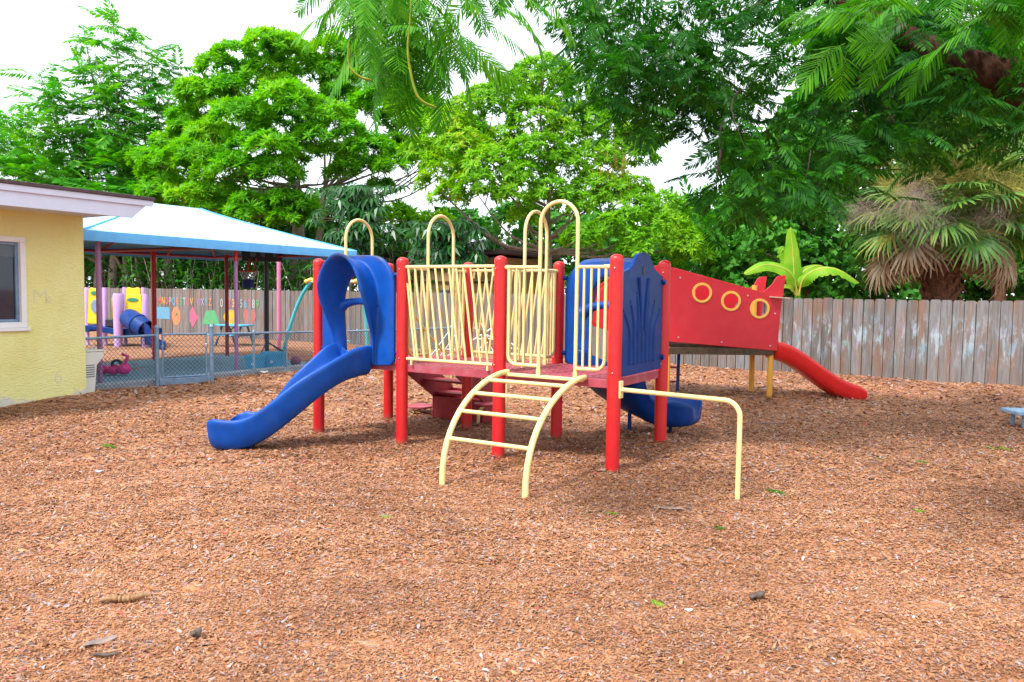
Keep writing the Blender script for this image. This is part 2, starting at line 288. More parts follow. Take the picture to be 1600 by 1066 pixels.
# ------------------------------------------------------------------ object helpers
def tag(o, label=None, cat=None, group=None, kind=None):
    if label: o['label'] = label
    if cat: o['category'] = cat
    if group: o['group'] = group
    if kind: o['kind'] = kind
    return o
def thing(name, label, cat, loc=(0, 0, 0), rz=0, group=None):
    o = bpy.data.objects.new(name, None); COL.objects.link(o); o.location = loc; o.rotation_euler = (0, 0, rz); o.empty_display_size = .1
    return tag(o, label, cat, group)
def link_mesh(name, me, mat, parent=None, smooth=None, bevel=0, sub=0, label=None):
    o = bpy.data.objects.new(name, me); COL.objects.link(o)
    for m in (mat if isinstance(mat, (list, tuple)) else [mat]): me.materials.append(m)
    if parent: o.parent = parent
    if smooth is not None:
        me.polygons.foreach_set('use_smooth', np.ones(len(me.polygons), bool)); me.set_sharp_from_angle(angle=R(smooth))
    if bevel:
        b = o.modifiers.new('bevel', 'BEVEL'); b.width = bevel; b.segments = 2; b.limit_method = 'ANGLE'; b.angle_limit = R(40)
    if sub:
        s = o.modifiers.new('sub', 'SUBSURF'); s.levels = sub; s.render_levels = sub
    if label: o['label'] = label
    return o
def perp(t):
    t = Vector(t).normalized(); a = Vector((0, 0, 1)) if abs(t.z) < .9 else Vector((1, 0, 0))
    x = t.cross(a).normalized(); return x, x.cross(t).normalized()
class MB:
    def __init__(s): s.v = []; s.f = []; s.m = []; s.cm = 0
    def add(s, vs, fs):
        o = len(s.v); s.v += [tuple(x) for x in vs]; s.f += [tuple(i+o for i in f) for f in fs]; s.m += [s.cm]*len(fs); return s
    def box(s, c, d, rot=None):
        c = Vector(c); h = Vector(d)/2; vs = [Vector((x*h.x, y*h.y, z*h.z)) for x in (-1, 1) for y in (-1, 1) for z in (-1, 1)]
        if rot is not None: vs = [rot @ v for v in vs]
        return s.add([v+c for v in vs], [(0, 1, 3, 2), (4, 6, 7, 5), (0, 4, 5, 1), (2, 3, 7, 6), (0, 2, 6, 4), (1, 5, 7, 3)])
    def tube(s, pts, r, n=10, cap=True, closed=False, flat=None):
        pts = [Vector(p) for p in pts]; k = len(pts); rs = r if isinstance(r, (list, tuple)) else [r]*k
        x = None; rings = []
        for i, p in enumerate(pts):
            a = pts[i-1] if (i or closed) else p; b = pts[(i+1) % k] if (i < k-1 or closed) else p
            t = (b-a).normalized()
            if x is None: x, y = perp(t)
            else: x = (x-t*x.dot(t)).normalized()
            y = t.cross(x)
            rings.append([p+(x*math.cos(2*PI*j/n)+y*math.sin(2*PI*j/n)*(flat or 1))*rs[i] for j in range(n)])
        fs = []
        for i in range(k if closed else k-1):
            a, b = i*n, ((i+1) % k)*n
            fs += [(a+j, a+(j+1) % n, b+(j+1) % n, b+j) for j in range(n)]
        if cap and not closed: fs += [tuple(range(n-1, -1, -1)), tuple((k-1)*n+j for j in range(n))]
        return s.add([q for rg in rings for q in rg], fs)
    def lathe(s, prof, n=20, c=(0, 0, 0)):
        c = Vector(c); vs = []; fs = []
        for r, z in prof: vs += [c+Vector((r*math.cos(2*PI*j/n), r*math.sin(2*PI*j/n), z)) for j in range(n)]
        for i in range(len(prof)-1): fs += [(i*n+j, i*n+(j+1) % n, (i+1)*n+(j+1) % n, (i+1)*n+j) for j in range(n)]
        fs += [tuple(range(n-1, -1, -1)), tuple((len(prof)-1)*n+j for j in range(n))]
        return s.add(vs, fs)
    def prism(s, poly, d0, d1, fr):          # polygon (a, b) -> fr(a, b, d)
        n = len(poly); vs = [fr(a, b, d0) for a, b in poly]+[fr(a, b, d1) for a, b in poly]
        return s.add(vs, [tuple(range(n-1, -1, -1)), tuple(range(n, 2*n))]+[(j, (j+1) % n, n+(j+1) % n, n+j) for j in range(n)])
    def grid(s, rows, closed=False):
        n = len(rows[0]); vs = [q for r in rows for q in r]; fs = []
        for i in range(len(rows)-1):
            for j in range(n if closed else n-1): fs.append((i*n+j, i*n+(j+1) % n, (i+1)*n+(j+1) % n, (i+1)*n+j))
        return s.add(vs, fs)
    def build(s, name, mat, parent=None, smooth=40, bevel=0, sub=0, label=None):
        me = bpy.data.meshes.new(name); me.from_pydata(s.v, [], s.f)
        if max(s.m or [0]) > 0: me.polygons.foreach_set('material_index', s.m)
        me.validate(); me.update()
        import bmesh
        bm = bmesh.new(); bm.from_mesh(me); bmesh.ops.recalc_face_normals(bm, faces=bm.faces[:]); bm.to_mesh(me); bm.free()
        return link_mesh(name, me, mat, parent, smooth, bevel, sub, label)
def npmesh(name, V, Q, mat, parent=None, matidx=None):
    me = bpy.data.meshes.new(name); V = np.asarray(V, np.float32); Q = np.asarray(Q, np.int32)
    me.vertices.add(len(V)); me.vertices.foreach_set('co', V.ravel())
    k = Q.shape[1]; me.loops.add(Q.size); me.loops.foreach_set('vertex_index', Q.ravel())
    me.polygons.add(len(Q)); me.polygons.foreach_set('loop_start', np.arange(0, Q.size, k, dtype=np.int32)); me.polygons.foreach_set('loop_total', np.full(len(Q), k, np.int32))
    if matidx is not None: me.polygons.foreach_set('material_index', np.asarray(matidx, np.int32))
    me.update(calc_edges=True)
    return link_mesh(name, me, mat, parent)
def bez(p0, p1, p2, p3, n):
    p0, p1, p2, p3 = map(Vector, (p0, p1, p2, p3)); out = []
    for i in range(n+1):
        t = i/n; out.append(p0*(1-t)**3+p1*3*t*(1-t)**2+p2*3*t*t*(1-t)+p3*t**3)
    return out
def smooth_path(pts, n=6):
    pts = [Vector(p) for p in pts]; out = []
    for i in range(len(pts)-1):
        a, b, c, d = pts[max(i-1, 0)], pts[i], pts[i+1], pts[min(i+2, len(pts)-1)]
        for k in range(n):
            t = k/n; out.append(.5*((2*b)+(c-a)*t+(2*a-5*b+4*c-d)*t*t+(3*b-a-3*c+d)*t**3))
    return out+[pts[-1]]

# ------------------------------------------------------------------ ground
from mathutils import noise as mno
MOUNDS = [(-2.243+1.2392*(i*CA-j*SA), 8.938+1.2392*(i*SA+j*CA), .17, .028) for i in range(4) for j in range(2)]+[(-3.0, 8.25, .55, -.03), (-3.3, 7.6, .6, .03), (-.25, 6.35, .6, -.035), (.9, 6.9, .8, .03), (2.2, 9.3, .5, -.05), (5.6, 12.3, .5, -.03), (-6.5, 11.2, .9, .05), (1.6, 8.2, .9, .07), (4.9, 12.9, 1.0, .05), (-1.1, 9.9, 1.2, -.04), (-3.0, 8.6, .8, -.02), (4.4, 11.0, 2.0, .03), (-2.0, 6.0, 1.5, .03), (2.5, 5.0, 1.5, -.03)]
def gh_np(x, y):
    z = .022*np.sin(x*1.3+y*.7+.5)*np.sin(y*1.1-x*.4)+.012*np.sin(x*2.9-y*2.1)*np.sin(y*3.3+1)+.011*np.sin(x*6.1+y*5.2)*np.sin(y*7.3-x*4.4)+.006*np.sin(x*11.3-y*9.2+1.)*np.sin(y*12.1+x*7.)
    for mx, my, r, h in MOUNDS: z = z+h*np.exp(-((x-mx)**2+(y-my)**2)/(r*r))
    return z*np.clip((30-np.hypot(x, y))/12, 0, 1)
def gh(x, y): return float(gh_np(np.array(x, float), np.array(y, float)))
xs = np.concatenate([[-400, -200, -100, -60, -40, -30], np.arange(-22, 16.01, .16), [20, 26, 34, 50, 80, 150, 300, 400]])
ys = np.concatenate([[-300, -100, -30, -10, -3], np.arange(0, 22.01, .16), [24, 28, 34, 42, 60, 100, 200, 500, 900]])
gx, gy = np.meshgrid(xs, ys); V = np.stack([gx, gy, gh_np(gx, gy)], -1).reshape(-1, 3)
nx, ny = len(xs), len(ys); ii = (np.arange(ny-1)[:, None]*nx+np.arange(nx-1)[None]).ravel()
g_ = npmesh('mulch_ground', V, np.stack([ii, ii+1, ii+nx+1, ii+nx], 1), m_mulch); tag(g_, kind='structure')
g_.data.polygons.foreach_set('use_smooth', np.ones(len(g_.data.polygons), bool))
# wood chips: bent slivers lying loose on the ground
def chips():
    Vs = []; n0 = 0
    bands = [(2.7, 4.6, 14000, .37), (4.6, 7, 7600, .48), (7, 10.5, 2600, .72), (10.5, 19, 430, 1.3)]
    for y0, y1, dens, k in bands:
        area = (y1-y0)*(y1+y0)*.72+ (y1-y0)*1.0
        n = int(area*dens)
        y = np.sqrt(RNG.uniform(y0*y0, y1*y1, n)); x = RNG.uniform(-.72, .72, n)*y+RNG.uniform(-.3, .3, n)
        # keep to the yard: in front of the house and the two fences
        u = x*CA+y*SA; v = -x*SA+y*CA
        keep = (v < 17.8) & ~((u < -11.4) & (v < 6.7)) & ~(u < -11.9+.0*v)
        x, y = x[keep], y[keep]; n = len(x)
        L = RNG.gamma(5., .0078, n)*k; L = np.clip(L, .014*k, .10*k); w = L*RNG.uniform(.18, .5, n); th = RNG.uniform(0, 2*PI, n)
        tilt = RNG.normal(0, .20, n); roll = RNG.normal(0, .26, n); b = L*RNG.uniform(.02, .14, n)
        d = np.stack([np.cos(th)*np.cos(tilt), np.sin(th)*np.cos(tilt), np.sin(tilt)], 1)
        s_ = np.stack([-np.sin(th)*np.cos(roll), np.cos(th)*np.cos(roll), np.sin(roll)], 1); up = np.cross(d, s_)
        c = np.stack([x, y, gh_np(x, y)+.006*k+np.abs(np.sin(tilt))*L*.45+RNG.uniform(0, .012, n)*k], 1)
        dl = d*(L/2)[:, None]; sl = s_*(w/2)[:, None]; ub = up*b[:, None]
        t1 = RNG.uniform(.35, .95, n)[:, None]; t2 = RNG.uniform(.35, .95, n)[:, None]
        Vs.append(np.stack([c-dl-sl*t1, c-dl+sl*t1, c+sl+ub, c-sl+ub, c+dl+sl*t2, c+dl-sl*t2], 1).reshape(-1, 3))
    V = np.concatenate(Vs); m = len(V)//6; o = np.arange(m)[:, None]*6
    Q = np.concatenate([o+np.array([[0, 3, 2, 1]]), o+np.array([[3, 5, 4, 2]])])
    tag(npmesh('wood_chips', V, Q, m_chip), 'loose orange brown wood chips covering the playground floor', 'wood chips', kind='stuff')
chips()
# painted slab behind the chain link
sl = MB(); sl.prism([(-12.35, 5.5), (-12.35, 12.6), (-16.2, 12.9), (-16.2, 5.5)], -.2, .03, lambda a, b, d: UV(a, b, d))
tag(sl.build('concrete_slab', m_slab, bevel=.01), kind='structure')
sl = MB(); sl.box((0, 0, 0), (.22, 6.9, .14)); k_ = sl.build('slab_kerb', m_kerb, bevel=.015); k_.location = UV(-12.22, 8.9, .02); k_.rotation_euler.z = ANG; tag(k_, kind='structure')

# ------------------------------------------------------------------ main play structure (local axes: x along the front, y towards the back)
S = 1.2392
ps = thing('play_structure', 'large red, yellow and blue play structure with two blue slides in mid yard', 'play structure', (-2.243, 8.938, 0), ANG)
def capsule(mb, c, r, h, n=24):
    prof = [(r, -.25), (r, h-r*.75)]+[(r*math.cos(a), h-r*.75+r*.75*math.sin(a)) for a in [R(q) for q in (12, 25, 40, 55, 70, 82)]]
    mb.lathe([(r*1.0, -.25), (r, h-r*.75-.03), (r*1.035, h-r*.75-.03), (r*1.035, h-r*.75)]+[(1.035*a, b) for a, b in prof[2:]], n, c)
for i in range(4):
    for j in range(2):
        b = MB(); capsule(b, (0, 0, 0), .064, 2.03)
        o = b.build('post', m_red, ps, 35); o.location = (i*S, j*S, 0)
        # bolt heads on the post
        for z in (.95, 1.9):
            q = MB(); q.box((-.02+.03*(i % 2), -.066, z), (.014, .012, .014)); q.build('bolt', m_steel, o, bevel=.003)
# decks with rows of raised slots
for i in range(3):
    b = MB(); x0, x1 = i*S+.012, (i+1)*S-.012
    b.box(((x0+x1)/2, S/2, .865), (x1-x0, S-.02, .03)); 
    for (cx, cy, dx, dy) in (((x0+x1)/2, .03, x1-x0, .04), ((x0+x1)/2, S-.03, x1-x0, .04), (x0+.02, S/2, .04, S-.101), (x1-.02, S/2, .04, S-.101)): b.box((cx, cy, .825), (dx, dy, .05))
    n = 15
    for r_ in range(n):
        y = .09+r_*(S-.18)/(n-1)
        for c_ in range(9):
            x = x0+.09+c_*(x1-x0-.18)/8+(.03 if r_ % 2 else 0)
            b.box((x, y, .8815), (.085, .026, .005))
    b.build('deck', m_deck, ps, bevel=.006)
def pipe(mb, pts, r=.0165, n=10): mb.tube(pts, r, n)
def arc_path(a, b, z0, zt):                       # inverted U between two legs
    a = Vector(a); b = Vector(b); r = (b-a).length/2; c = (a+b)/2; d = (b-a).normalized(); zs = zt-r
    pts = [a+Vector((0, 0, z0)), a+Vector((0, 0, (z0+zs)/2))]
    for k in range(17):
        t = PI-PI*k/16; pts.append(c+d*(r*math.cos(t))+Vector((0, 0, zs+r*math.sin(t))))
    return pts+[b+Vector((0, 0, (z0+zs)/2)), b+Vector((0, 0, z0))]
ZT, ZB = 1.915, .965
def gate(o, d, l0, l1, nb0, nb1, off, e0=.1, e1=None):
    o = Vector(o); d = Vector(d); off = Vector(off); e1 = e1 or S-.1
    p = lambda t, z=0: o+d*t+off+Vector((0, 0, z))
    b = MB(); pipe(b, arc_path(p(l0), p(l1), .882, 2.53), .0185, 12); 
    for l in (l0, l1): b.tube([p(l, .882), p(l, .93)], .024, 12)
    b.build('handrail_loop', m_yel, ps, 50)
    for ta, tb, nb in ((l0, e0, nb0), (l1, e1, nb1)):
        sg = 1 if tb > ta else -1; b = MB(); rr = .09
        pts = [p(ta, ZB)]+[p(tb-sg*rr, ZB)]+[p(tb-sg*rr+sg*rr*math.sin(a), ZB+rr-rr*math.cos(a)) for a in (R(18), R(36), R(54), R(72))]+[p(tb, ZB+rr), p(tb, ZT)]
        pipe(b, pts, .017); pipe(b, [p(ta, ZT), p(tb, ZT)], .017)
        b.tube([p(tb-sg*.02, ZT), p(tb+sg*.06, ZT)], .022, 10)
        for k in range(nb):
            t = ta+(tb-ta)*(k+1)/(nb+1); pipe(b, [p(t, ZB), p(t, ZT)], .0125, 8)
        b.build('half_barrier', m_yel, ps, 50)
gate((2*S, 0, 0), (1, 0, 0), .36*S, .68*S, 3, 3, (0, .0, 0))
gate((S, 0, 0), (0, 1, 0), .36*S, .75*S, 2, 2, (0, 0, 0))
gate((2*S, 0, 0), (0, 1, 0), .38*S, .76*S, 3, 2, (0, 0, 0))
gate((0, 0, 0), (0, 1, 0), .36*S, .74*S, 3, 2, (0, 0, 0))
def slanted(ox, oy, rz):
    b = MB(); x0, x1 = .075, S-.075
    pipe(b, [(x0-.02, 0, ZT+.01), (x1+.02, 0, ZT+.01)], .018); pipe(b, [(x0, 0, ZB-.02), (x1, 0, ZB-.02)], .018)
    for k in range(13):
        xt = x0+.01+k*.089; xb = xt+.135
        f_ = 1 if xb <= x1 else (x1-xt)/(xb-xt)
        pipe(b, [(xt, 0, ZT), (xt+(xb-xt)*f_, 0, ZT+(ZB-.02-ZT)*f_)], .012, 8)
    pipe(b, [(x0, 0, 1.75), (x0+.11, 0, ZB-.02)], .012, 8)
    for x in (x0+.06, x1-.06): b.tube([(x, 0, .88), (x, 0, ZB)], .014, 8)
    o = b.build('slanted_barrier', m_yel, ps, 50); o.location = (ox, oy, 0); o.rotation_euler.z = rz
slanted(S, -.01, 0); slanted(2*S, S+.01, PI)
# blue slide hood: arch tunnel in a shoulder panel
def hood_mesh():
    b = MB(); rows = []; NT = 44; z0 = .845
    def arch(w, top, t):
        zs = 1.45; a = zs-z0; e = PI/2*(w+top-zs)/1.0*1.0
        tot = 2*a+2*e; s = t*tot
        if s < a: return -w, z0+s, 0
        if s > tot-a: return w, z0+tot-s, PI
        ph = PI*(s-a)/(2*e); return -w*math.cos(ph), zs+(top-zs)*math.sin(ph)**.9, ph
    for i in range(NT+1):
        t = i/NT; st = math.sin(PI*t)
        x, z, ph = arch(.36, 2.05, t); hz = min(1, max(0, (z-1.02)/.72)); hz = .5*hz+.5*hz*hz*(3-2*hz); Fw = .06+.27*hz; tp_ = .84+.16*hz
        if 0 < ph < PI: Bx = -.535*math.copysign(abs(math.cos(ph))**.32, math.cos(ph)); Bz = 1.45+.49*abs(math.sin(ph))**.35+.12*math.sin(ph)**7
        else: Bx = math.copysign(.535, x); Bz = z
        sec = []
        A = lambda w, top, f: (arch(w, top, t)[0]*(tp_ if w < .39 else 1), -f, arch(w, top, t)[1])
        sec.append((Bx, .035, Bz)); sec.append((Bx, -.03, Bz)); sec.append((Bx*.96+x*.04, -.042, Bz*.96+z*.04))
        for q in ((.345, 2.0, .043), (.332, 1.992, .050), (.328, 1.995, .09), (.335, 2.03, .09+(Fw-.09)*.6 if Fw > .09 else .09), (.36, 2.075, max(Fw, .10)-.012), (.352, 2.072, max(Fw, .10)+.012), (.322, 2.04, max(Fw, .10)+.012), (.308, 2.02, max(Fw, .10)-.014), (.27, 1.95, .05+Fw*.3), (.238, 1.87, .03), (.226, 1.85, -.02), (.236, 1.86, -.036)): sec.append(A(*q))
        rows.append(sec)
    b.grid(rows, closed=True)
    n = len(rows[0]); b.f.append(tuple(range(n-1, -1, -1))); b.f.append(tuple(NT*n+j for j in range(n))); b.m += [0, 0]
    return b
h1 = hood_mesh().build('slide_hood', m_bluef, ps, 60, sub=1); h1.location = (.5*S, 0, 0)
h2 = h1.copy(); COL.objects.link(h2); h2.parent = ps; h2.location = (2.5*S, S, 0); h2.rotation_euler.z = PI
for hh in (h1, h2):
    b = MB(); b.tube(smooth_path([(-.30, .0, 1.46), (-.2, .01, 1.52), (0, .02, 1.55), (.2, .01, 1.52), (.30, .0, 1.46)], 4), [.085-.045*math.sin(PI*k/16) for k in range(17)], 12); b.build('sit_down_bar', m_bluef, hh, 60)
    for x in (-.575, .575):
        for z in (1.0, 1.84): b = MB(); b.tube([(x*.90, 0, z), (x*1.01, 0, z)], .026, 12); b.build('clamp', m_blue, hh, 50)
# curved slides: U channel swept along a curve
def slide(path, zs, hw=.25, wav=.022):
    rows = []; n = len(path)
    for i, p in enumerate(path):
        a = path[max(0, i-1)]; c = path[min(n-1, i+1)]; t = Vector((c.x-a.x, c.y-a.y, 0)).normalized(); sd_ = Vector((t.y, -t.x, 0))
        q = i/(n-1); wl = .17+.05*math.sin(q*PI)+wav*math.sin(q*14+.6); e = .13
        w = hw*(1+.10*q)
        end = max(0, (q-.93)/.07); k = 1-.35*end**2
        prof = [(-.70*w, 0), (-.86*w, .02), (-.97*w, wl*.6), (-1.03*w, wl*.93), (-1.10*w, wl), (-1.2*w, wl*.98), (-1.26*w, wl*.82), (-1.2*w, wl*.5), (-1.17*w, wl*.15), (-1.1*w, -.05), (-.95*w, -e), (-.6*w, -e-.015), (0, -e-.02)]
        prof = prof+[(-x, y) for x, y in prof[-2::-1]]
        rows.append([Vector((p.x, p.y, zs[i]))+sd_*x*k+Vector((0, 0, y*(1-.25*end))) for x, y in prof])
    b = MB(); b.grid(rows, closed=True); m = len(rows[0])
    b.f.append(tuple(range(m-1, -1, -1))); b.m.append(0); b.f.append(tuple((n-1)*m+j for j in range(m))); b.m.append(0)
    return b
def zprof(n, z0=.875, z1=.17):
    out = []
    for i in range(n+1):
        q = i/n
        out.append(z0-.02*q if q < .08 else z1+(z0-.012-z1)*(.5+.5*math.cos(PI*min(1, (q-.08)/.78)))*(1-.0*q))
    return out
NP = 40
fp = bez((0, -.04, 0), (0, -.55, 0), (-.42, -1.02, 0), (-.93, -1.12, 0), NP)
s1 = slide(fp, zprof(NP, z1=.135), .235).build('slide', m_bluef, ps, 60, sub=1, label='faded blue curved slide going down to the left'); s1.location = (.5*S, 0, 0)
b = MB(); b.tube([(-.62, -1.02, .12), (-.62, -1.02, -.1)], .05, 12); b.build('slide_foot', m_blue, s1)
bp_ = bez((0, .04, 0), (-.40, .55, 0), (-.40, 1.28, 0), (.62, 1.28, 0), NP)
s2 = slide(bp_, zprof(NP, z1=.24), .29).build('slide', m_blue, ps, 60, sub=1, label='dark blue curved slide behind the right tower'); s2.location = (2.5*S, S, 0)
b = MB()
for (x, y) in ((-.12, .95), (.28, 1.28)): b = MB(); b.tube([(x, y, .35), (x, y, -.2)], .024, 12); b.build('slide_leg', m_blue, s2)
# fan-ribbed side panel on the right end (plane x = 3S)
def P3(a, c, d): return Vector((3*S+d, a, c))
prof = []
for k in range(41):
    y = .085+(S-.17)*k/40; q = (y/S-.5)*2
    z = 1.85+.09*math.cos(q*PI*.5)+.13*math.exp(-(q/.40)**4)-.02*abs(q)**3
    prof.append((y, z))
pan = MB(); pan.prism([(.085, .90), *prof, (S-.085, .90)], -.018, .018, P3)
for k in range(7):
    q = (k-3)/3; y0 = S/2+q*.30; y1 = S/2+q*.47
    top = 1.74-abs(q)*.26-(0.42 if k == 3 else 0)
    pts = smooth_path([P3(y0, 1.0, .006), P3(y0+q*.01, 1.2, .006), P3((y0*.8+y1*.2), (1.0+top)/2+.1, .006), P3(y1-q*.02, top, .006)], 6)
    n = len(pts); pan.tube(pts, [.036-.012*i/(n-1) for i in range(n)], 16)
    pan.box(P3(y1, top+.03, .02), (.01, .03, .03))
for k in (-1, 1):
    pts = smooth_path([P3(S/2+k*.05, 1.30, .02), P3(S/2+k*.07, 1.55, .02), P3(S/2+k*.13, 1.83, .02)], 6); n = len(pts); pan.tube(pts, [.014+.008*i/(n-1) for i in range(n)], 10)
po = pan.build('ribbed_panel', m_blue, ps, 40, bevel=.006)
b = MB(); b.prism([(S/2+.035*math.cos(a), 1.90+.05*math.sin(a)) for a in np.linspace(0, 2*PI, 18)[:-1]], -.02, .022, P3); b.build('slot_shade', m_black, po)  # solid black oval in place of a hole, its shade put in as colour
for y in (.075, S-.075):
    for z in (1.02, 1.80): b = MB(); b.tube([P3(y, z, .0), P3(y, z, .045)], .026, 12); b.build('clamp', m_blue, po)
# arch climber at the front of the right module
cl = MB(); XL, XR = 2.08*S, 2.76*S
def crail(x):
    out = []
    for k in range(15):
        a = PI/2*k/14; out.append(Vector((x, -.06-1.02*math.sin(a)**1.0*(.0+1.0), 0))) if False else None
        th = PI/2*k/14
        out.append(Vector((x, -.05-1.03*math.sin(th)**1.15, -.03+.915*math.cos(th)**.82)))
    out[-1].z = -.15; return [Vector((x, .0, .885))]+out
for x in (XL, XR): 
    b = MB(); b.tube(crail(x), .027, 14); b.build('climber_rail', m_yel, ps, 60)
for k in (3.2, 5.6, 7.9, 10.6):
    i = int(k); f = k-i; c = crail(XL)[1:]; q = c[i]*(1-f)+c[i+1]*f
    b = MB(); b.tube([(XL, q.y, q.z), (XR, q.y, q.z)], .0185, 12); b.build('rung', m_yel, ps, 60)
b = MB(); b.box(((XL+XR)/2, -.03, .862), (XR-XL, .05, .035)); b.build('mounting_bar', m_yel, ps, bevel=.01)
# turning bar from the front right post
rotm = Matrix.Rotation(-ANG, 3, 'Z')
def loc(p): q = rotm @ (Vector(p)-Vector((-2.243, 8.938, 0))); return q
A_ = Vector((3*S+.07, -.0, .80)); Bq = loc((1.88, 6.28, 0)); Bq.z = .80
dirv = (Bq-A_).normalized(); pts = [A_+dirv*.0, Bq-dirv*.13]
for k in range(1, 8):
    a = PI/2*k/7; pts.append(Bq-dirv*.13+dirv*.13*math.sin(a)+Vector((0, 0, -.13+.13*math.cos(a))))
pts.append(Vector((Bq.x, Bq.y, -.2)))
b = MB(); b.tube(pts, .021, 14); tb = b.build('turning_bar', m_yel, ps, 60)
b = MB(); b.box(A_, (.02, .07, .16)); b.build('bar_flange', m_yel, tb, bevel=.006)
# red transfer stair behind the left module
st = MB(); 
def PS(x): return lambda a, c, d: Vector((x+d, S+a, c))
for x in (.22*S, .86*S):
    st.prism([(0.02, .88), (.30, .88), (1.05, .36), (1.05, -.1), (.60, -.1), (.60, .26), (.02, .62)], -.012, .012, PS(x))
for k in range(3): st.box((.54*S, S+.22+.28*k, .70-.2*k), (.62*S, .28, .03))
st.prism([(1.03, .34), (1.03, -.1), (1.0, -.1), (1.0, .34)], 0, .62*S, PS(.23*S)); st.prism([(.60, .26), (.60, -.1), (.63, -.1), (.63, .26)], 0, .60*S, PS(.235*S))
sto = st.build('stair', m_dred, ps, bevel=.005)
for x in (.17*S, .91*S):
    b = MB(); b.tube(smooth_path([(x, S+.06, .9), (x, S+.1, 1.45), (x, S+.5, 1.15), (x, S+.98, .78), (x, S+1.1, .62), (x, S+1.1, -.1)], 6), .017, 10); b.tube([(x, S+.5, .45), (x, S+.5, 1.14)], .014, 8); b.build('stair_handrail', m_yel, sto, 60)
def pod(x, y, z, label, r=.15):
    t = thing('stepping_pod', label, 'stepping pod', (x, y, gh(x, y)), 0, 'red stepping pods behind the play structure')
    b = MB(); b.lathe([(r*.85, z-.035), (r, z-.02), (r, z-.004), (r*.94, z)], 24); b.build('pod_top', m_deck, t, 40)
    b = MB(); b.tube(smooth_path([(-.09, 0, -.1), (-.09, 0, z*.4), (-.05, 0, z*.75), (0, 0, z-.03)], 5), .022, 10); b.build('pod_stem', m_yel, t, 50)
pod(-.33, 9.92, .28, 'taller red stepping pod on a curved yellow stem beside the climber'); pod(-1.28, 10.7, .10, 'low red stepping pod nearly flush with the mulch beside the red stair', .19)
# ------------------------------------------------------------------ red plane slide at the back right
pl = thing('plane_slide', 'red aeroplane shaped play slide with three round portholes on ochre posts', 'plane slide', (4.21, 12.42, 0), R(2))
# local x from nose (negative) to tail (0), y = depth
def plane_side(y, name, mirror=False):
    out = [(.06, .82), (.06, .82)]
    bot = [(-1.62, .92), (-2.45, 1.04), (-2.80, 1.12)]
    nose = [(-2.93, 1.25), (-2.98, 1.42), (-2.93, 1.6), (-2.78, 1.78), (-2.5, 1.98), (-2.2, 2.12), (-1.9, 2.17)]
    top = [(-1.55, 2.13), (-.25, 1.745)]; fin = [(-.20, 1.74), (-.05, 1.88), (-.01, 1.96), (.03, 2.0), (.16, 2.015)]
    poly = [(.06, .81)]+bot+nose+top+fin+[(.10, 1.5)]
    b = MB(); b.prism(poly, 0, .02, lambda a, c, d: Vector((a, y+d, c)))
    o = b.build(name, m_planer, pl, 30)
    return o
PORT = [(-1.19, 1.715), (-.72, 1.59), (-.25, 1.475)]
def cut_side(y):
    # side board with three round holes: front and back faces triangulated round the holes by bmesh
    import bmesh
    poly = [(.06, .80), (-1.66, .925), (-2.45, 1.03), (-2.80, 1.12), (-2.93, 1.25), (-2.98, 1.42), (-2.93, 1.6), (-2.78, 1.78), (-2.5, 1.98), (-2.2, 2.10), (-1.9, 2.14), (-1.62, 2.10), (-.25, 1.75), (-.20, 1.74), (-.05, 1.88), (-.01, 1.96), (.03, 2.0), (.16, 2.015), (.10, 1.5)]
    bm = bmesh.new(); edges = []
    def ring(pts):
        vs = [bm.verts.new((a, y, c)) for a, c in pts]
        for k in range(len(vs)): edges.append(bm.edges.new((vs[k], vs[(k+1) % len(vs)])))
    ring(poly)
    for cx, cz in PORT: ring([(cx+.125*math.cos(a), cz+.125*math.sin(a)) for a in np.linspace(0, 2*PI, 29)[:-1]])
    bmesh.ops.triangle_fill(bm, use_beauty=True, use_dissolve=False, edges=edges)
    r = bmesh.ops.extrude_face_region(bm, geom=bm.faces[:]); vs = [e for e in r['geom'] if isinstance(e, bmesh.types.BMVert)]
    bmesh.ops.translate(bm, verts=vs, vec=(0, .022, 0)); bmesh.ops.recalc_face_normals(bm, faces=bm.faces[:])
    me = bpy.data.meshes.new('side_panel'); bm.to_mesh(me); bm.free()
    return link_mesh('side_panel', me, m_planer, pl, 30, bevel=.004)
for y in (-.035, .80):
    cut_side(y)
    for cx, cz in PORT:
        b = MB(); pr = []
        for k in range(33):
            a = 2*PI*k/32; pr.append((a,))
        yy = y-.014 if y < .3 else y+.022
        rows = [[Vector((cx+r_*math.cos(2*PI*k/32), yy+dy, cz+r_*math.sin(2*PI*k/32))) for k in range(32)] for r_, dy in ((.122, 0), (.16, 0), (.16, .014), (.122, .014))]
        b.grid([*rows, rows[0]], closed=True); b.build('porthole_ring', m_ochre2, pl, 40, bevel=.003)
b = MB(); b.box((-1.25, .40, .835+.03), (2.5, .76, .05)); b.box((-.88, -.045+.045, .78), (1.78, .06, .11)); b.box((-.88, .78, .78), (1.78, .06, .11)); b.box((-1.7, .4, .78), (.06, .7, .11)); b.box((-.02, .4, .76), (.06, .7, .11))
b.build('deck_beam', m_darkwood, pl, bevel=.005)
for x, y, h in ((-.02, .03, .80), (-.07, .74, 1.86), (-1.70, .03, .84), (-1.70, .74, .84)):
    b = MB(); b.lathe([(.045, -.3), (.045, h)], 18); o = b.build('post', m_ochre, pl, 40); o.location = (x, y, 0)
b = MB(); b.prism([(-.10, 1.655), (.20, 1.645), (.20, 1.66), (-.10, 1.67)], -.13, -.037, lambda a, c, d: Vector((a, d, c-.02*a))); b.build('tail_wing', m_edge, pl)
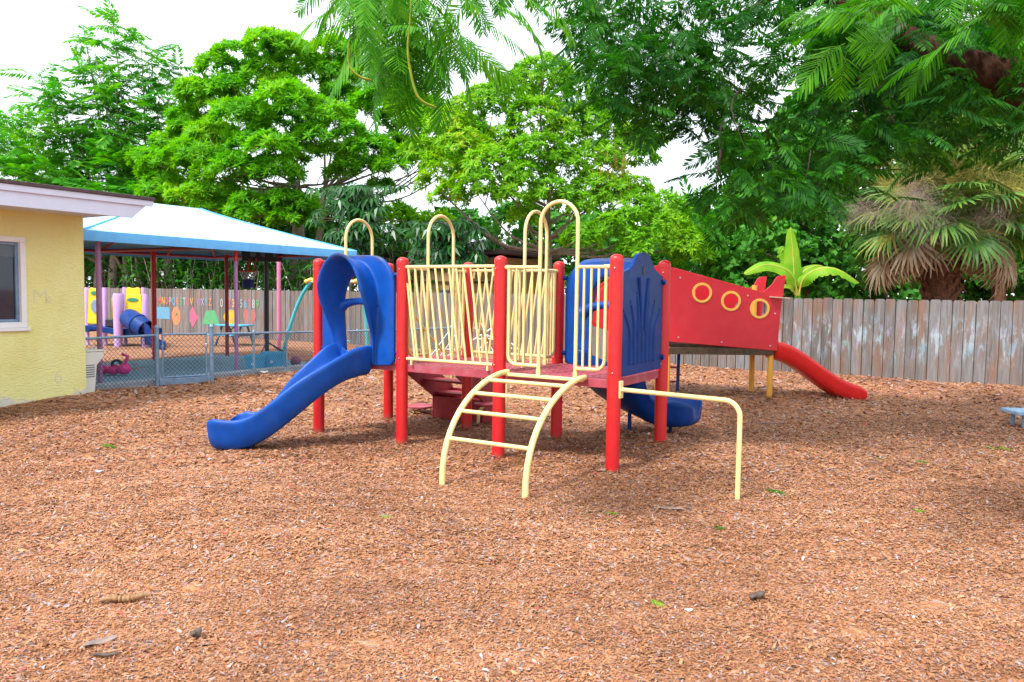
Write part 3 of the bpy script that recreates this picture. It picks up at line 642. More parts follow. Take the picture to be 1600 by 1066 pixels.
b = MB(); b.prism([(-2.2, 1.0), (-2.05, 1.0), (-2.05, 1.9), (-2.2, 1.9)], 0, .78, lambda a, c, d: Vector((a, d, c))); b.build('nose_board', m_planer, pl)
for x, z in ((-1.55, 1.0), (-.85, .93), (-.06, .88), (-1.55, 1.95), (-.45, 1.68), (0, 1.40)):
    b = MB(); b.tube([(x, -.034, z), (x, -.046, z)], .014, 8); b.build('bolt', m_steel, pl)
# ladder on the far side of the plane
for x in (-1.62, -1.28):
    b = MB(); b.box((0, 0, 0), (.05, .05, 1.0), Matrix.Rotation(R(-14), 3, 'X') @ Matrix.Rotation(R(4), 3, 'Y')); o = b.build('ladder_rail', m_blue, pl, bevel=.006); o.location = (x, .98, .42)
for k in range(3):
    b = MB(); b.tube([(-1.62, 1.08-.07*k, .16+.26*k), (-1.28, 1.08-.07*k, .16+.26*k)], .018, 10); b.build('ladder_rung', m_dred, pl)
# red slide off the tail
def rslide():
    rows = []
    prof = [(-.20, 0), (-.25, .03), (-.265, .14), (-.285, .175), (-.315, .17), (-.325, .12), (-.30, .0), (-.27, -.11), (-.1, -.14), (0, -.14)]
    prof = prof+[(-x, y) for x, y in prof[-2::-1]]
    n = 26
    for i in range(n+1):
        q = i/n; x = .03+1.56*q; z = .08+.70*(.5+.5*math.cos(PI*q**.92))-.02*q
        if q > .94: z -= .02*((q-.94)/.06)
        rows.append([Vector((x, .29+a*(1+.12*q), z+c*(1-.4*max(0, (q-.9)/.1)))) for a, c in prof])
    b = MB(); b.grid(rows, closed=True); m = len(prof); b.f += [tuple(range(m-1, -1, -1)), tuple(n*m+j for j in range(m))]; b.m += [0, 0]; return b
rslide().build('slide', m_slider, pl, 50, sub=1)

# ------------------------------------------------------------------ wooden board fence (local x = u, along the yard; plane v = 18)
FV = 21.0*CA*1.0
fo = UV(0, 17.97); wf = thing('wooden_fence', 'long weathered wooden board fence closing the back of the yard', 'fence', (fo.x, fo.y, 0), ANG)
def fu(px):
    r = (px-800)/F; d = Vector((r, 1)); t = 17.97/(-d.x*SA+d.y*CA); return t*(d.x*CA+d.y*SA)
PITCHB = .206
bd = MB(); k = 0; u = -33.-15*PITCHB*6
bx = []
while u < 9.:
    w = PITCHB-.015+random.uniform(-.004, .003); h = 1.655+random.uniform(-.014, .014); dy = random.choice((0, 0, .006, -.006))+random.uniform(-.003, .003)
    tl = random.uniform(-.006, .006); c = .03
    bd.prism([(u, -.12), (u+w, -.12), (u+w+tl, h-c), (u+w+tl-c*.7, h), (u+tl+c*.7, h), (u+tl, h-c)], dy-.011, dy+.011, lambda a, b_, d: Vector((a, d, b_)))
    bx.append(u+w/2)
    bd.prism([(u+w-.05, -.12), (u+w+.06, -.12), (u+w+.06, h-.05), (u+w-.05, h-.05)], .022, .036, lambda a, b_, d: Vector((a, d, b_))); u += PITCHB
bd.build('board_panel', m_fence, wf, 20)
b = MB()
for z in (.3, 1.35): b.box((-19., .06, z), (64.4, .05, .09))
b.build('back_rail', m_fence, wf)
u = -50.2
while u < 9.:
    b = MB(); b.box((u, .13, .75), (.09, .09, 1.7)); b.build('fence_post', m_fence, wf); u += 2.472
# painted letters, numbers and shapes on the left part
PC = {'red': (.58, .10, .10), 'yellow': (.70, .42, .02), 'pink': (.55, .10, .22), 'blue': (.10, .36, .58), 'green': (.06, .42, .16), 'orange': (.62, .23, .10), 'white': (.46, .48, .46), 'purple': (.32, .16, .38), 'pale': (.33, .36, .46), 'brown': (.30, .19, .12)}
PM = {}
for k_, c in PC.items():
    m, t, bb = nodes('fence_paint_'+k_); tcn = N(t, 'ShaderNodeTexCoord'); mp = N(t, 'ShaderNodeMapping'); mp.inputs['Scale'].default_value = (14, 14, 3); n_ = N(t, 'ShaderNodeTexNoise', Scale=2., Detail=8., Roughness=.7)
    t.links.new(tcn.outputs['Object'], mp.inputs[0]); t.links.new(mp.outputs[0], n_.inputs['Vector'])
    r_ = ramp(t, [(.34, (.2, .165, .14)), (.52, mul(c, .85)), (.7, mul(c, 1.05))]); t.links.new(n_.outputs['Fac'], r_.inputs[0]); t.links.new(r_.outputs[0], bb.inputs['Base Color']); bb.inputs['Roughness'].default_value = .8; PM[k_] = m
def letter(ch, u, z, h, col, name='painted_letter'):
    cu = bpy.data.curves.new('glyph', 'FONT'); cu.body = ch; cu.size = h*1.38; cu.align_x = 'CENTER'; cu.extrude = .0015; cu.offset = .008
    to = bpy.data.objects.new('glyph', cu); dg = bpy.context.evaluated_depsgraph_get()
    COL.objects.link(to); dg.update(); me = bpy.data.meshes.new_from_object(to.evaluated_get(dg)); bpy.data.objects.remove(to)
    o = link_mesh(name, me, PM[col], wf, label='%s painted %s "%s"' % (col, 'number' if ch.isdigit() else 'letter', ch)); o.location = (u, -.0205, z-h/2); o.rotation_euler = (PI/2, 0, 0); o.scale = (.72, 1, 1)
cseq = {'K': 'green', 'L': 'green', 'M': 'red', 'N': 'yellow', 'O': 'pink', 'P': 'pale', 'Q': 'blue', 'R': 'orange', 'S': 'green', 'T': 'white', 'U': 'pink', 'V': 'yellow', 'W': 'purple', 'X': 'pale', 'Y': 'blue', 'Z': 'orange'}
pxs = {'K': 238, 'L': 243.3, 'M': 249, 'N': 254.7, 'O': 260.8, 'P': 267, 'Q': 273, 'R': 278.5, 'S': 284, 'T': 290, 'U': 296, 'V': 302, 'W': 308.5, 'X': 314, 'Y': 320, 'Z': 327}
def snap(u): return min(bx, key=lambda q: abs(q-u))
for ch, px in pxs.items(): letter(ch, snap(fu(px)), 1.21-.0*px, .27, cseq[ch])
for ch, px, c in zip('0123456789', (345.4, 351.6, 358.3, 364, 370.5, 377, 384, 390.5, 396.8, 404.5), ('white', 'green', 'pink', 'yellow', 'purple', 'pale', 'blue', 'pink', 'white', 'green')): letter(ch, snap(fu(px)), 1.19, .29, c, 'painted_number')
def shape(name, px0, px1, y0, y1, fn, col, label):
    u0, u1 = fu(px0), fu(px1); cpx = (px0+px1)/2; cu_ = fu(cpx); Yd = UV(cu_, 17.97).y
    z1 = P(cpx, y0, Yd).z; z0 = P(cpx, y1, Yd).z
    poly = [(u0+(u1-u0)*a, z0+(z1-z0)*c) for a, c in fn]
    b = MB(); b.prism(poly, -.0195, -.0175, lambda a, c, d: Vector((a, d, c))); b.build(name, PM[col], wf, label=label)
circ = [(.5+.5*math.cos(a), .5+.5*math.sin(a)) for a in np.linspace(0, 2*PI, 25)[:-1]]
heart = []
for k in range(32):
    a = 2*PI*k/32; heart.append((.5+.5*math.sin(a)**3, .5+(13*math.cos(a)-5*math.cos(2*a)-2*math.cos(3*a)-math.cos(4*a)+2.5)/29))
shape('painted_square', 245, 265, 480, 498.5, [(0, 0), (1, 0), (1, 1), (0, 1)], 'blue', 'blue painted square')
shape('painted_oval', 268.5, 282, 479, 508.5, circ, 'orange', 'orange painted oval')
shape('painted_diamond', 293, 309.5, 478, 512.5, [(.5, 0), (1, .5), (.5, 1), (0, .5)], 'pink', 'pink painted diamond')
shape('painted_trapezoid', 316.5, 343, 485, 507, [(0, 0), (1, 0), (.78, .9), (.7, 1), (.3, 1), (.2, .9)], 'green', 'green painted trapezoid')
shape('painted_circle', 349.5, 371.5, 484, 508, circ, 'yellow', 'yellow painted circle')
shape('painted_heart', 380, 400, 484, 516, heart, 'red', 'red painted heart')

# ------------------------------------------------------------------ yellow house corner (yard axes)
hs = thing('yellow_house', 'yellow stucco house corner with white framed window and brown roof edge at left', 'house', (0, 0, 0), ANG)
UW, VW = -11.5, 6.6
# wall with a window hole
v0, v1, wz0, wz1 = 5.08-1.5, 0, 0, 0
def vw(px, u=UW):                                   # v on the wall plane seen at pixel column px
    r = (px-800)/F; t = u/(r*CA+SA); return t*(-r*SA+CA)
wv1 = vw(41); wv0 = wv1-1.25
Yw = UV(UW, wv1).y; wz1 = P(41, 371, Yw).z; wz0 = P(41, 511.5, Yw).z
def WF(a, c, d): return Vector((UW+d, a, c))
b = MB()
for (a0, a1, c0, c1) in ((-4, wv0, -.3, 2.78), (wv1, VW, -.3, 2.78), (wv0, wv1, -.3, wz0), (wv0, wv1, wz1, 2.78)):
    b.prism([(a0, c0), (a1, c0), (a1, c1), (a0, c1)], -.2, 0, WF)
b.prism([(UW-6, -.3), (UW-.2, -.3), (UW-.2, 2.78), (UW-6, 2.78)], VW-.2, VW, lambda a, c, d: Vector((a, d, c)))
wall = b.build('wall', m_wall, hs)
b = MB(); fw = .075
for (a0, a1, c0, c1) in ((wv0, wv1, wz0, wz0+fw), (wv0, wv1, wz1-fw, wz1), (wv0, wv0+fw, wz0+fw, wz1-fw), (wv1-fw, wv1, wz0+fw, wz1-fw)):
    b.prism([(a0, c0), (a1, c0), (a1, c1), (a0, c1)], -.12, .02, WF)
win = b.build('window', m_white, hs, bevel=.006, label='white framed window with dark glass')
b = MB(); 
for (a0, a1, c0, c1) in ((wv0+fw, wv1-fw, wz0+fw, wz0+fw+.04), (wv0+fw, wv1-fw, wz1-fw-.04, wz1-fw), (wv1-fw-.04, wv1-fw, wz0+fw+.04, wz1-fw-.04), (wv0+.6, wv0+.65, wz0+fw+.04, wz1-fw-.04)):
    b.prism([(a0, c0), (a1, c0), (a1, c1), (a0, c1)], -.10, -.04, WF)
b.build('sash', m_galv, win, bevel=.004)
b = MB(); b.prism([(wv0+.05, wz0+.05), (wv1-.05, wz0+.05), (wv1-.05, wz1-.05), (wv0+.05, wz1-.05)], -.085, -.075, WF); b.build('pane', m_glass, win)
b = MB(); b.prism([(wv0+.1, wz1-.28), (wv1-.1, wz1-.28), (wv1-.1, wz1-.08), (wv0+.1, wz1-.08)], -.074, -.07, WF); b.build('blind', pm('blind_grey', (.12, .17, .22), .6), win)
b = MB(); b.prism([(wv0, wz0-.05), (wv1+.03, wz0-.05), (wv1+.03, wz0-.001), (wv0, wz0-.001)], .0, .05, WF); b.build('sill', m_white, win, bevel=.008)
# roof: slab, fascia boards and soffit (edge at u=-10.53)
UE = -10.53
b = MB(); b.box(((UE+.03-19)/2, 1.6, 3.0), (-UE+0+.03+19-21.06+0, .1, .1)) if False else None
b.prism([(-16., 7.10), (UE+.05, 7.10), (UE+.05, -4.), (-16., -4.)], 2.945, 2.995, lambda a, c, d: Vector((a, c, d+.02*(UE-a))))
b.build('roof', m_roof, hs, bevel=.008)
b = MB(); b.prism([(-4, 2.67), (6.77, 2.67), (6.80, 2.70), (7.02, 2.90), (7.04, 2.945), (-4, 2.945)], UE-.03, UE, lambda a, c, d: Vector((d, a, c)))
b.prism([(-4, 2.86), (7.07, 2.86), (7.09, 2.944), (-4, 2.944)], UE+.001, UE+.028, lambda a, c, d: Vector((d, a, c)))
b.build('fascia', m_lilacw, hs, bevel=.005)
b = MB(); b.prism([(-4, 2.70), (6.74, 2.70), (7.0, 2.92), (-4, 2.92)], -13.0, UE-.031, lambda a, c, d: Vector((d, a, c+(.02 if d > -12 else 0)))); b.build('soffit', m_lilacw, hs)
m_chalk = pm('faint_chalk', (.68, .65, .40), .9, var=.1); PM['chalk'] = m_chalk
for ch, v, z, h, rot in (('M', vw(63), 1.53, .22, 0), ('x', vw(74), 1.50, .16, 0), ('6', vw(88), .36, .2, 0)):
    cu = bpy.data.curves.new('glyph', 'FONT'); cu.body = ch; cu.size = h*1.4; cu.align_x = 'CENTER'; cu.extrude = .0008; cu.offset = -.004
    to = bpy.data.objects.new('glyph', cu); COL.objects.link(to); dg = bpy.context.evaluated_depsgraph_get(); dg.update(); me = bpy.data.meshes.new_from_object(to.evaluated_get(dg)); bpy.data.objects.remove(to)
    o = link_mesh('chalk_mark', me, m_chalk, wall, label='faint chalk mark "%s" on the wall' % ch); o.location = (UW+.003, v, z-h/2); o.rotation_euler = (PI/2, 0, PI/2)
# drinking fountain hung on the end of the house
df = thing('drinking_fountain', 'white wall mounted drinking fountain at the end of the yellow house', 'drinking fountain', UV(-11.72, 6.6+.001, 0), ANG)
b = MB(); b.prism([(0, .68), (.30, .68), (.32, .60), (.20, .47), (.16, .05), (0, .05)], -.18, .18, lambda a, c, d: Vector((d, a, c))); fb = b.build('body', m_cream, df, 30, bevel=.015)
b = MB(); b.prism([(.02, .70), (.34, .70), (.34, .68), (.02, .68)], -.19, .19, lambda a, c, d: Vector((d, a, c))); b.build('basin', m_cream, df, bevel=.008)
for k in range(6): b = MB(); b.box((.181, .09, .30+k*.035), (.008, .13, .014)); b.build('vent_slot', m_grey, fb)
b = MB(); b.tube([(0, .22, .70), (0, .22, .74), (0, .24, .755)], .014, 8); b.build('spout', m_steel, df)

# ------------------------------------------------------------------ blue canopy (yard axes)
cn = thing('shade_canopy', 'large pale blue fabric shade canopy on red and purple poles', 'canopy', (0, 0, 0), ANG)
u0, u1, c0, c1 = -17.4, -12.4, 7.1, 13.5; RU = (u0+u1)/2; RV0, RV1 = 9.9, 11.2; ZE, ZP = 2.585, 3.44
rows = []
def roofz(u, v):
    du = max(0, abs(u-RU))/((u1-u0)/2); dv = max(0, RV0-v)/(RV0-c0) if v < RV0 else max(0, v-RV1)/(c1-RV1)
    q = max(du, dv); return ZP-(ZP-ZE)*(q**.88) - .05*math.sin(PI*min(1, q))*abs(math.sin(min(du, dv)/(q+1e-6)*PI))**1*.0
n = 44
us = sorted(set(list(np.linspace(u0, u1, 41)))); vs_ = sorted(set(list(np.linspace(c0, c1, 61))))
b = MB(); b.grid([[Vector((u, v, roofz(u, v))) for v in vs_] for u in us]); 
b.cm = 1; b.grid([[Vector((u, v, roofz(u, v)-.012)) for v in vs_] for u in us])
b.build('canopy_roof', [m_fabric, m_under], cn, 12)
b = MB(); hv = .17
for (p, q) in (((u1, c0), (u1, c1)), ((u0, c0), (u0, c1)), ((u0, c0), (u1, c0)), ((u0, c1), (u1, c1))):
    rows = []; m_ = 40
    for k in range(m_+1):
        t = k/m_; x, y = p[0]+(q[0]-p[0])*t, p[1]+(q[1]-p[1])*t; nx_, ny_ = (1 if p[0] == q[0] == u1 else -1 if p[0] == q[0] else 0), (1 if p[1] == q[1] == c1 else -1 if p[1] == q[1] else 0)
        w_ = .006*math.sin(k*1.7)
        rows.append([Vector((x+nx_*d, y+ny_*d, z)) for d, z in ((.003, ZE+.002), (.012+w_, ZE-hv*.5), (.006+w_*1.5, ZE-hv), (-.0+w_*1.5, ZE-hv), (.006+w_-.006, ZE-hv*.5), (-.004, ZE))])
    b.grid(rows, closed=True)
b.build('valance', m_valance, cn, 50)
for cu_, cv_, rv_ in ((u0, c0, RV0), (u1, c0, RV0), (u0, c1, RV1), (u1, c1, RV1)):
    b = MB(); pts = [Vector((RU+(cu_-RU)*q, rv_+(cv_-rv_)*q, 0)) for q in np.linspace(0, 1, 24)]
    for p in pts: p.z = roofz(p.x, p.y)+.004
    b.tube(pts, .016, 6); b.build('hip_seam', m_valance, cn, 60)
b = MB(); zr = ZE-.09
for p, q in (((u1-.12, c0+.1), (u1-.12, c1-.1)), ((u0+.12, c0+.1), (u0+.12, c1-.1)), ((u0+.12, c0+.12), (u1-.12, c0+.12)), ((u0+.12, c1-.12), (u1-.12, c1-.12)), ((u0+.12, 10.3), (u1-.12, 10.3))):
    b.tube([(*p, zr), (*q, zr)], .035, 8)
for p in ((u1-.12, c0+.1), (u1-.12, c1-.1), (u0+.12, c0+.1), (u0+.12, c1-.1), (u1-.12, 10.3), (u0+.12, 10.3), (u1-.12, 8.7), (u1-.12, 12.), (u0+.12, 8.7), (u0+.12, 12.)):
    b.tube([(*p, zr), (RU, min(max(p[1], RV0), RV1), ZP-.08)], .025, 8)
b.build('canopy_frame', m_dred, cn, 50)
m_pole2 = m_purple
for (px, Y, mat, r, lab) in ((155, 13.0, m_purple, .042, 'purple pole'), (369, 15.35, m_purple, .036, 'purple pole with a red top'), (241, 17.6, m_red, .055, 'red pole'), (354.5, 18.9, m_dred, .045, 'dark red pole'), (436, 21.6, m_pink, .055, 'pink pole')):
    q = P(px, 500, Y); u = q.x*CA+q.y*SA; v = -q.x*SA+q.y*CA
    b = MB(); b.lathe([(r, -.1), (r, 2.5)], 16); o = b.build('canopy_pole', mat, cn, 40, label=lab); o.location = (u, v, 0)
    if px == 369:
        b = MB(); b.lathe([(r+.003, 2.22), (r+.003, 2.5)], 16); o2 = b.build('pole_top', m_red, o)

# ------------------------------------------------------------------ chain link fences and gate
def wiremesh(mb, p0, p1, zb, zt, sp=.075, r=.0034):
    p0, p1 = Vector(p0), Vector(p1); L = (p1-p0).length; d = (p1-p0)/L; H = zt-zb; nrm = Vector((-d.y, d.x, 0))
    for sgn in (1, -1):
        k = -H
        while k < L+H:
            s0, s1 = (k, k+H) if sgn > 0 else (k+H, k); za, zb_ = zb, zt
            a, b = s0, s1
            def clipz(s): return zb+(s-s0)/(s1-s0)*H
            lo, hi = max(0, min(a, b)), min(L, max(a, b))
            if hi-lo > .01:
                q0, q1 = (lo, hi); A = p0+d*q0; B = p0+d*q1; A.z = clipz(q0); B.z = clipz(q1)
                A += nrm*.003*sgn; B += nrm*.003*sgn
                mb.tube([A, B], r, 4, cap=False)
            k += sp
def clf(name, label, pts, ztops, posts, group='chain link fence runs'):
    t = thing(name, label, 'fence', (0, 0, 0), 0, group)
    b = MB(); b.tube([Vector((x, y, z)) for (x, y), z in zip(pts, ztops)], .021, 8); b.build('top_rail', m_galv, t, 60)
    b = MB()
    for k in range(len(pts)-1): wiremesh(b, (*pts[k], 0), (*pts[k+1], 0), .03, min(ztops[k], ztops[k+1])-.01)
    b.build('wire_mesh', m_wire, t)
    for (x, y, z, r) in posts:
        b = MB(); b.lathe([(r, -.2), (r, z), (r*1.25, z), (r*1.25, z+.012), (r*1.05, z+.035), (r*.5, z+.055)], 14); 
        for zz in (.2, .45, .7): b.lathe([(r+.006, zz), (r+.006, zz+.02)], 14)
        o = b.build('fence_post', m_galv, t, 40); o.location = (x, y, 0)
g1 = G(246, 602); g2 = G(331, 597)
clf('chain_link_fence', 'short blue grey chain link run between the drinking fountain and the gate', [(UV(-11.9, 6.75).x, UV(-11.9, 6.75).y), (g1.x, g1.y)], [.86, .86], [(g1.x, g1.y, .98, .036)])
f3 = G(448, 580); f4 = Vector((-3.4, 16.9, 0)); f5 = Vector((-1.5, 19.0, 0))
clf('chain_link_fence', 'long blue grey chain link run from the gate past the blue bins', [(g2.x, g2.y), (-4.95, 14.75), (f3.x, f3.y), (f4.x, f4.y), (f5.x, f5.y)], [.86, .83, .80, .79, .79], [(g2.x, g2.y, .98, .036), (-4.95, 14.75, .84, .022), (f3.x, f3.y, .80, .022), (f4.x, f4.y, .78, .022), (f5.x, f5.y, .8, .03)])
gt_ = thing('gate', 'blue grey chain link gate standing between two thick posts', 'gate', (0, 0, 0))
dv = (g2-g1).normalized(); ga = g1+dv*.09; gb = g2-dv*.09
b = MB()
b.tube([ga+Vector((0, 0, .12)), ga+Vector((0, 0, .90))], .018, 8); b.tube([gb+Vector((0, 0, .12)), gb+Vector((0, 0, .90))], .018, 8)
for z in (.13, .87): b.tube([ga+Vector((0, 0, z)), gb+Vector((0, 0, z))], .017, 8)
b.build('gate_frame', m_galv, gt_, 60)
b = MB(); wiremesh(b, ga, gb, .13, .86); b.build('wire_mesh', m_wire, gt_)
b = MB(); b.box(gb+Vector((0, 0, .66)), (.05, .04, .07)); b.box(ga+Vector((0, 0, .66)), (.04, .05, .05)); b.build('latch', m_steel, gt_, bevel=.004)
b = MB(); b.box((g1+g2)/2+Vector((0, 0, .05)), ((g2-g1).length-.06, .07, .12), Matrix.Rotation(math.atan2(dv.y, dv.x), 3, 'Z')); b.build('bottom_board', m_galv, gt_, bevel=.006)

# ------------------------------------------------------------------ toddler play set with tube slide
tq = G(190, 541); ts = thing('toddler_play_set', 'yellow and lilac toddler play set with a blue tube slide behind the chain link', 'play set', (tq.x+.02, tq.y+.1, 0), R(-3))
kx = tq.y/F
def tp(px, z=0): return (px-190)*kx
def tpanel(px0, px1, pt0, pt1, zb, zt, y, name='panel', win=None, label=None):
    b = MB(); x0, x1, a0, a1 = tp(px0), tp(px1), tp(pt0), tp(pt1)
    b.prism([(x0, zb), (x1, zb), (a1, zt-.05), (a1-.06, zt), ((a0+a1)/2, zt-.03), (a0+.06, zt), (a0, zt-.05)], y, y+.06, lambda a, c, d: Vector((a, d, c)))
    return b.build(name, m_toyyel, ts, 30, bevel=.012)
def oval(parent, px, z, rx, rz, y, mat, name):
    b = MB(); b.prism([(tp(px)+rx*math.cos(a), z+rz*math.sin(a)) for a in np.linspace(0, 2*PI, 25)[:-1]], y-.02, y, lambda a, c, d: Vector((a, d, c))); b.build(name, mat, parent, 40, bevel=.005)
def tpost(px0, px1, pt0, pt1, zt, y, zb=-.1):
    b = MB(); rows = []
    for q in (0, .25, .5, .75, .95, 1):
        xa = tp(px0)+(tp(pt0)-tp(px0))*q; xb = tp(px1)+(tp(pt1)-tp(px1))*q; w = (xb-xa)/2*(.85 if q == 1 else 1); c = (xa+xb)/2; z = zb+(zt-zb)*q
        rows.append([Vector((c+w*math.cos(a), y+w*.8*math.sin(a), z)) for a in np.linspace(0, 2*PI, 15)[:-1]])
    b.grid(rows, closed=True); b.f += [tuple(range(13, -1, -1)), tuple(70+j for j in range(14))]; b.m += [0, 0]
    b.build('tower_post', m_lilac, ts, 50)
p1_ = tpanel(131, 154, 134, 153, .62, 1.66, .0); oval(p1_, 143.5, 1.50, .10, .06, .0, m_toygreen, 'green_oval'); oval(p1_, 145, 1.12, .13, .20, .0, m_galv, 'bubble_window')
p2_ = tpanel(197, 232, 204, 226, .55, 1.50, -.25); oval(p2_, 213, 1.33, .16, .055, -.25, m_toygreen, 'green_oval')
tpanel(176, 204, 177, 200, .60, 1.68, .55); tpanel(161, 176, 163, 175, .45, 1.42, .25)
for a in ((124, 131, 126, 134, 1.66, .05), (155, 161, 155, 162, 1.66, .05), (184, 196, 183, 201, 1.50, -.3), (228, 240, 230, 239, 1.5, -.3), (171, 177, 170, 177, 1.68, .6), (199, 206, 201, 208, 1.68, .6), (128, 133, 128, 133, .6, .02)): tpost(*a)
b = MB(); b.prism([(tp(128), .58), (tp(128), .40), (tp(140), .40), (tp(143), .46), (tp(152), .46), (tp(155), .40), (tp(186), .32), (tp(232), .32), (tp(232), .50), (tp(186), .50), (tp(160), .55)], -.2, .7, lambda a, c, d: Vector((a, d, c))); b.build('platform', m_blue, ts, 30, bevel=.01)
b = MB(); b.box((tp(172), -.05, .66), (.24, .25, .22)); b.build('bucket', m_black, ts, bevel=.02)
# tube slide: barrel, flared mouth and open exit
def ringtube(mb, pts, rs, n=20):
    mb.tube(pts, rs, n, cap=False)
b = MB(); tb0 = Vector((tp(206), -.3, .84)); tb1 = Vector((tp(245), -.62, .52))
pts = [tb0+(tb1-tb0)*q for q in (0, .1, .48, .5, .56, .58, 1)]; rr = [.25, .27, .27, .29, .29, .265, .255]
b.tube(pts, rr, 24, cap=False); inner = [p for p in reversed(pts)]; b.tube(inner, [r-.03 for r in reversed(rr)], 24, cap=False)
d_ = (tb1-tb0).normalized(); x_, y_ = perp(d_); rows = []
for r_ in (.255, .225): rows.append([tb1+(x_*math.cos(2*PI*j/24)+y_*math.sin(2*PI*j/24))*r_ for j in range(24)])
b.grid(rows, closed=True); b.build('tube_slide', m_blue, ts, 50)
rows = []; ex0 = tb1+Vector((0, 0, .0)); ex = [tb1+Vector((-.05, 0, 0)), tb1+Vector((.14, -.08, -.10)), tb1+Vector((.30, -.16, -.26)), tb1+Vector((.48, -.26, -.38)), tb1+Vector((.72, -.36, -.42))]
ex = smooth_path(ex, 5); nE = len(ex); sdv = Vector((-.42, .9, 0))
for i, p in enumerate(ex):
    q = i/(nE-1); w = .24+.06*q; h = .24*(1-q)+.08*q
    prof = [(-w, h), (-w*.95, 0), (-w*.7, -.2*(1-q)-.05), (0, -.28*(1-q)-.06), (w*.7, -.2*(1-q)-.05), (w*.95, 0), (w, h), (w+.03, h), (w+.0, -.03), (w*.72, -.25*(1-q)-.09), (0, -.33*(1-q)-.10), (-w*.72, -.25*(1-q)-.09), (-w, -.03), (-w-.03, h)]
    rows.append([p+sdv*a+Vector((0, 0, c)) for a, c in prof])
b = MB(); b.grid(rows, closed=True); m_ = len(rows[0]); b.f += [tuple(range(m_-1, -1, -1)), tuple((nE-1)*m_+j for j in range(m_))]; b.m += [0, 0]; b.build('slide_exit', m_blue, ts, 50)

# ------------------------------------------------------------------ basketball stand
bb = G(417, 556); bk = thing('basketball_stand', 'black basketball stand with a red rim under the canopy edge', 'basketball hoop', (bb.x, bb.y, 0), R(20))
b = MB(); b.lathe([(.055, -.1), (.055, 2.85)], 16); b.build('pole', m_black, bk)
kb = bb.y/F; b = MB(); b.box((-.12, -.35, 2.72), (.95, .05, .72)); bo = b.build('backboard', m_black, bk, bevel=.02)
for x, w in ((-.33, .13), (-.10, .10), (.20, .11)): b = MB(); b.box((x, -.379, 2.68), (w, .006, .42)); b.build('board_patch', m_grey, bo)
b = MB(); b.box((-.06, -.17, 2.6), (.1, .34, .1)); b.build('arm', m_black, bk)
hp = Vector((-.45, -.62, 2.10)); b = MB(); b.tube([hp+Vector((.2*math.cos(a), .2*math.sin(a), 0)) for a in np.linspace(0, 2*PI, 25)[:-1]], .016, 8, closed=True); b.tube([hp+Vector((.1, .17, 0)), (-.25, -.38, 2.42)], .02, 8); b.tube([hp+Vector((0, .2, 0)), (-.4, -.36, 2.42)], .02, 8); rim = b.build('rim', m_orange, bk)
b = MB()
for k in range(12):
    for sg in (1, -1):
        a0 = 2*PI*k/12; pts = []
        for q in range(5):
            r_ = .2-.018*q; a = a0+sg*.26*q; pts.append(hp+Vector((r_*math.cos(a), r_*math.sin(a), -.05*q)))
        b.tube(pts, .006, 5)
b.build('net', m_net, rim)
b = MB(); b.lathe([(.13, -.40), (.14, -.19), (.132, -.19), (.122, -.39)], 18, hp); b.build('net_bottom', m_navy, rim)
b = MB()
for q in ((.50, -.35, 0), (-.2, -.45, 0), (.55, .3, 0)): b.tube([(0, 0, .36), q], .016, 8)
b.build('brace', m_black, bk)

# ------------------------------------------------------------------ small picnic table
pt = G(367, 540); pc = thing('picnic_table', 'small sky blue kids picnic table by the painted fence', 'picnic table', (pt.x, pt.y, 0), ANG+R(10))
b = MB(); b.box((0, 0, .60), (.95, .60, .045)); b.build('tabletop', m_skybl, pc, bevel=.015)
for y in (-.55, .55):
    b = MB(); b.box((0, y, .34), (1.0, .25, .04)); b.build('seat', m_skybl, pc, bevel=.012)
for x in (-.35, .35):
    for s_ in (-1, 1):
        b = MB(); b.box((x, s_*.28, .28), (.05, .04, .66), Matrix.Rotation(R(26*s_), 3, 'X')); b.build('leg', m_grey, pc)
    b = MB(); b.box((x+.04, 0, .32), (.03, 1.2, .05)); b.build('cross_brace', m_grey, pc)
b = MB(); b.tube([(-.32, 0, .33), (0, 0, .57)], .018, 8); b.build('brace', m_grey, pc)

# ------------------------------------------------------------------ bins, ball, pink toy
for px0, px1, Y, h, lab in ((386, 411, 15.75, .33, 'blue plastic bin nearest the purple pole behind the chain link'), (411, 444, 16.2, .36, 'wider blue plastic bin beside the basketball stand base')):
    a = G(px0, 583); w = (px1-px0)/F*Y; c = P((px0+px1)/2, 500, Y); t = thing('storage_bin', lab, 'bin', (c.x, c.y, .0), ANG+R(32), 'blue bins behind the chain link')
    b = MB(); rows = []
    for z, k in ((0, .88), (h*.8, .97), (h*.8, 1.03), (h, 1.04), (h, .96), (.03, .82)):
        rows.append([Vector((x*w/2*k, y*.16*k, z)) for x, y in ((-1, -1), (1, -1), (1, 1), (-1, 1))])
    b.grid(rows, closed=True); b.f += [(0, 1, 2, 3), (23, 22, 21, 20)]; b.m += [0, 0]; b.build('bin_body', m_skybl, t, 30, bevel=.012)
    b = MB(); b.tube([(0, -.16, h*.45), (0, -.168, h*.45)], .03, 14); b.build('badge', m_cream, t)
bq = G(462, 573); b = MB(); b.lathe([(.115*math.sin(a)+.0001, .10-.115*math.cos(a)) for a in np.linspace(0, PI, 15)], 24); o = b.build('ball', m_ball, None, 60); o.location = (bq.x, bq.y, .02); tag(o, 'dull maroon play ball lying by the chain link', 'ball')
pq = G(168, 589); pk = thing('push_toy', 'bright pink push toy with black parts lying on the slab', 'toy', (pq.x, pq.y, .03), R(-5))
b = MB()
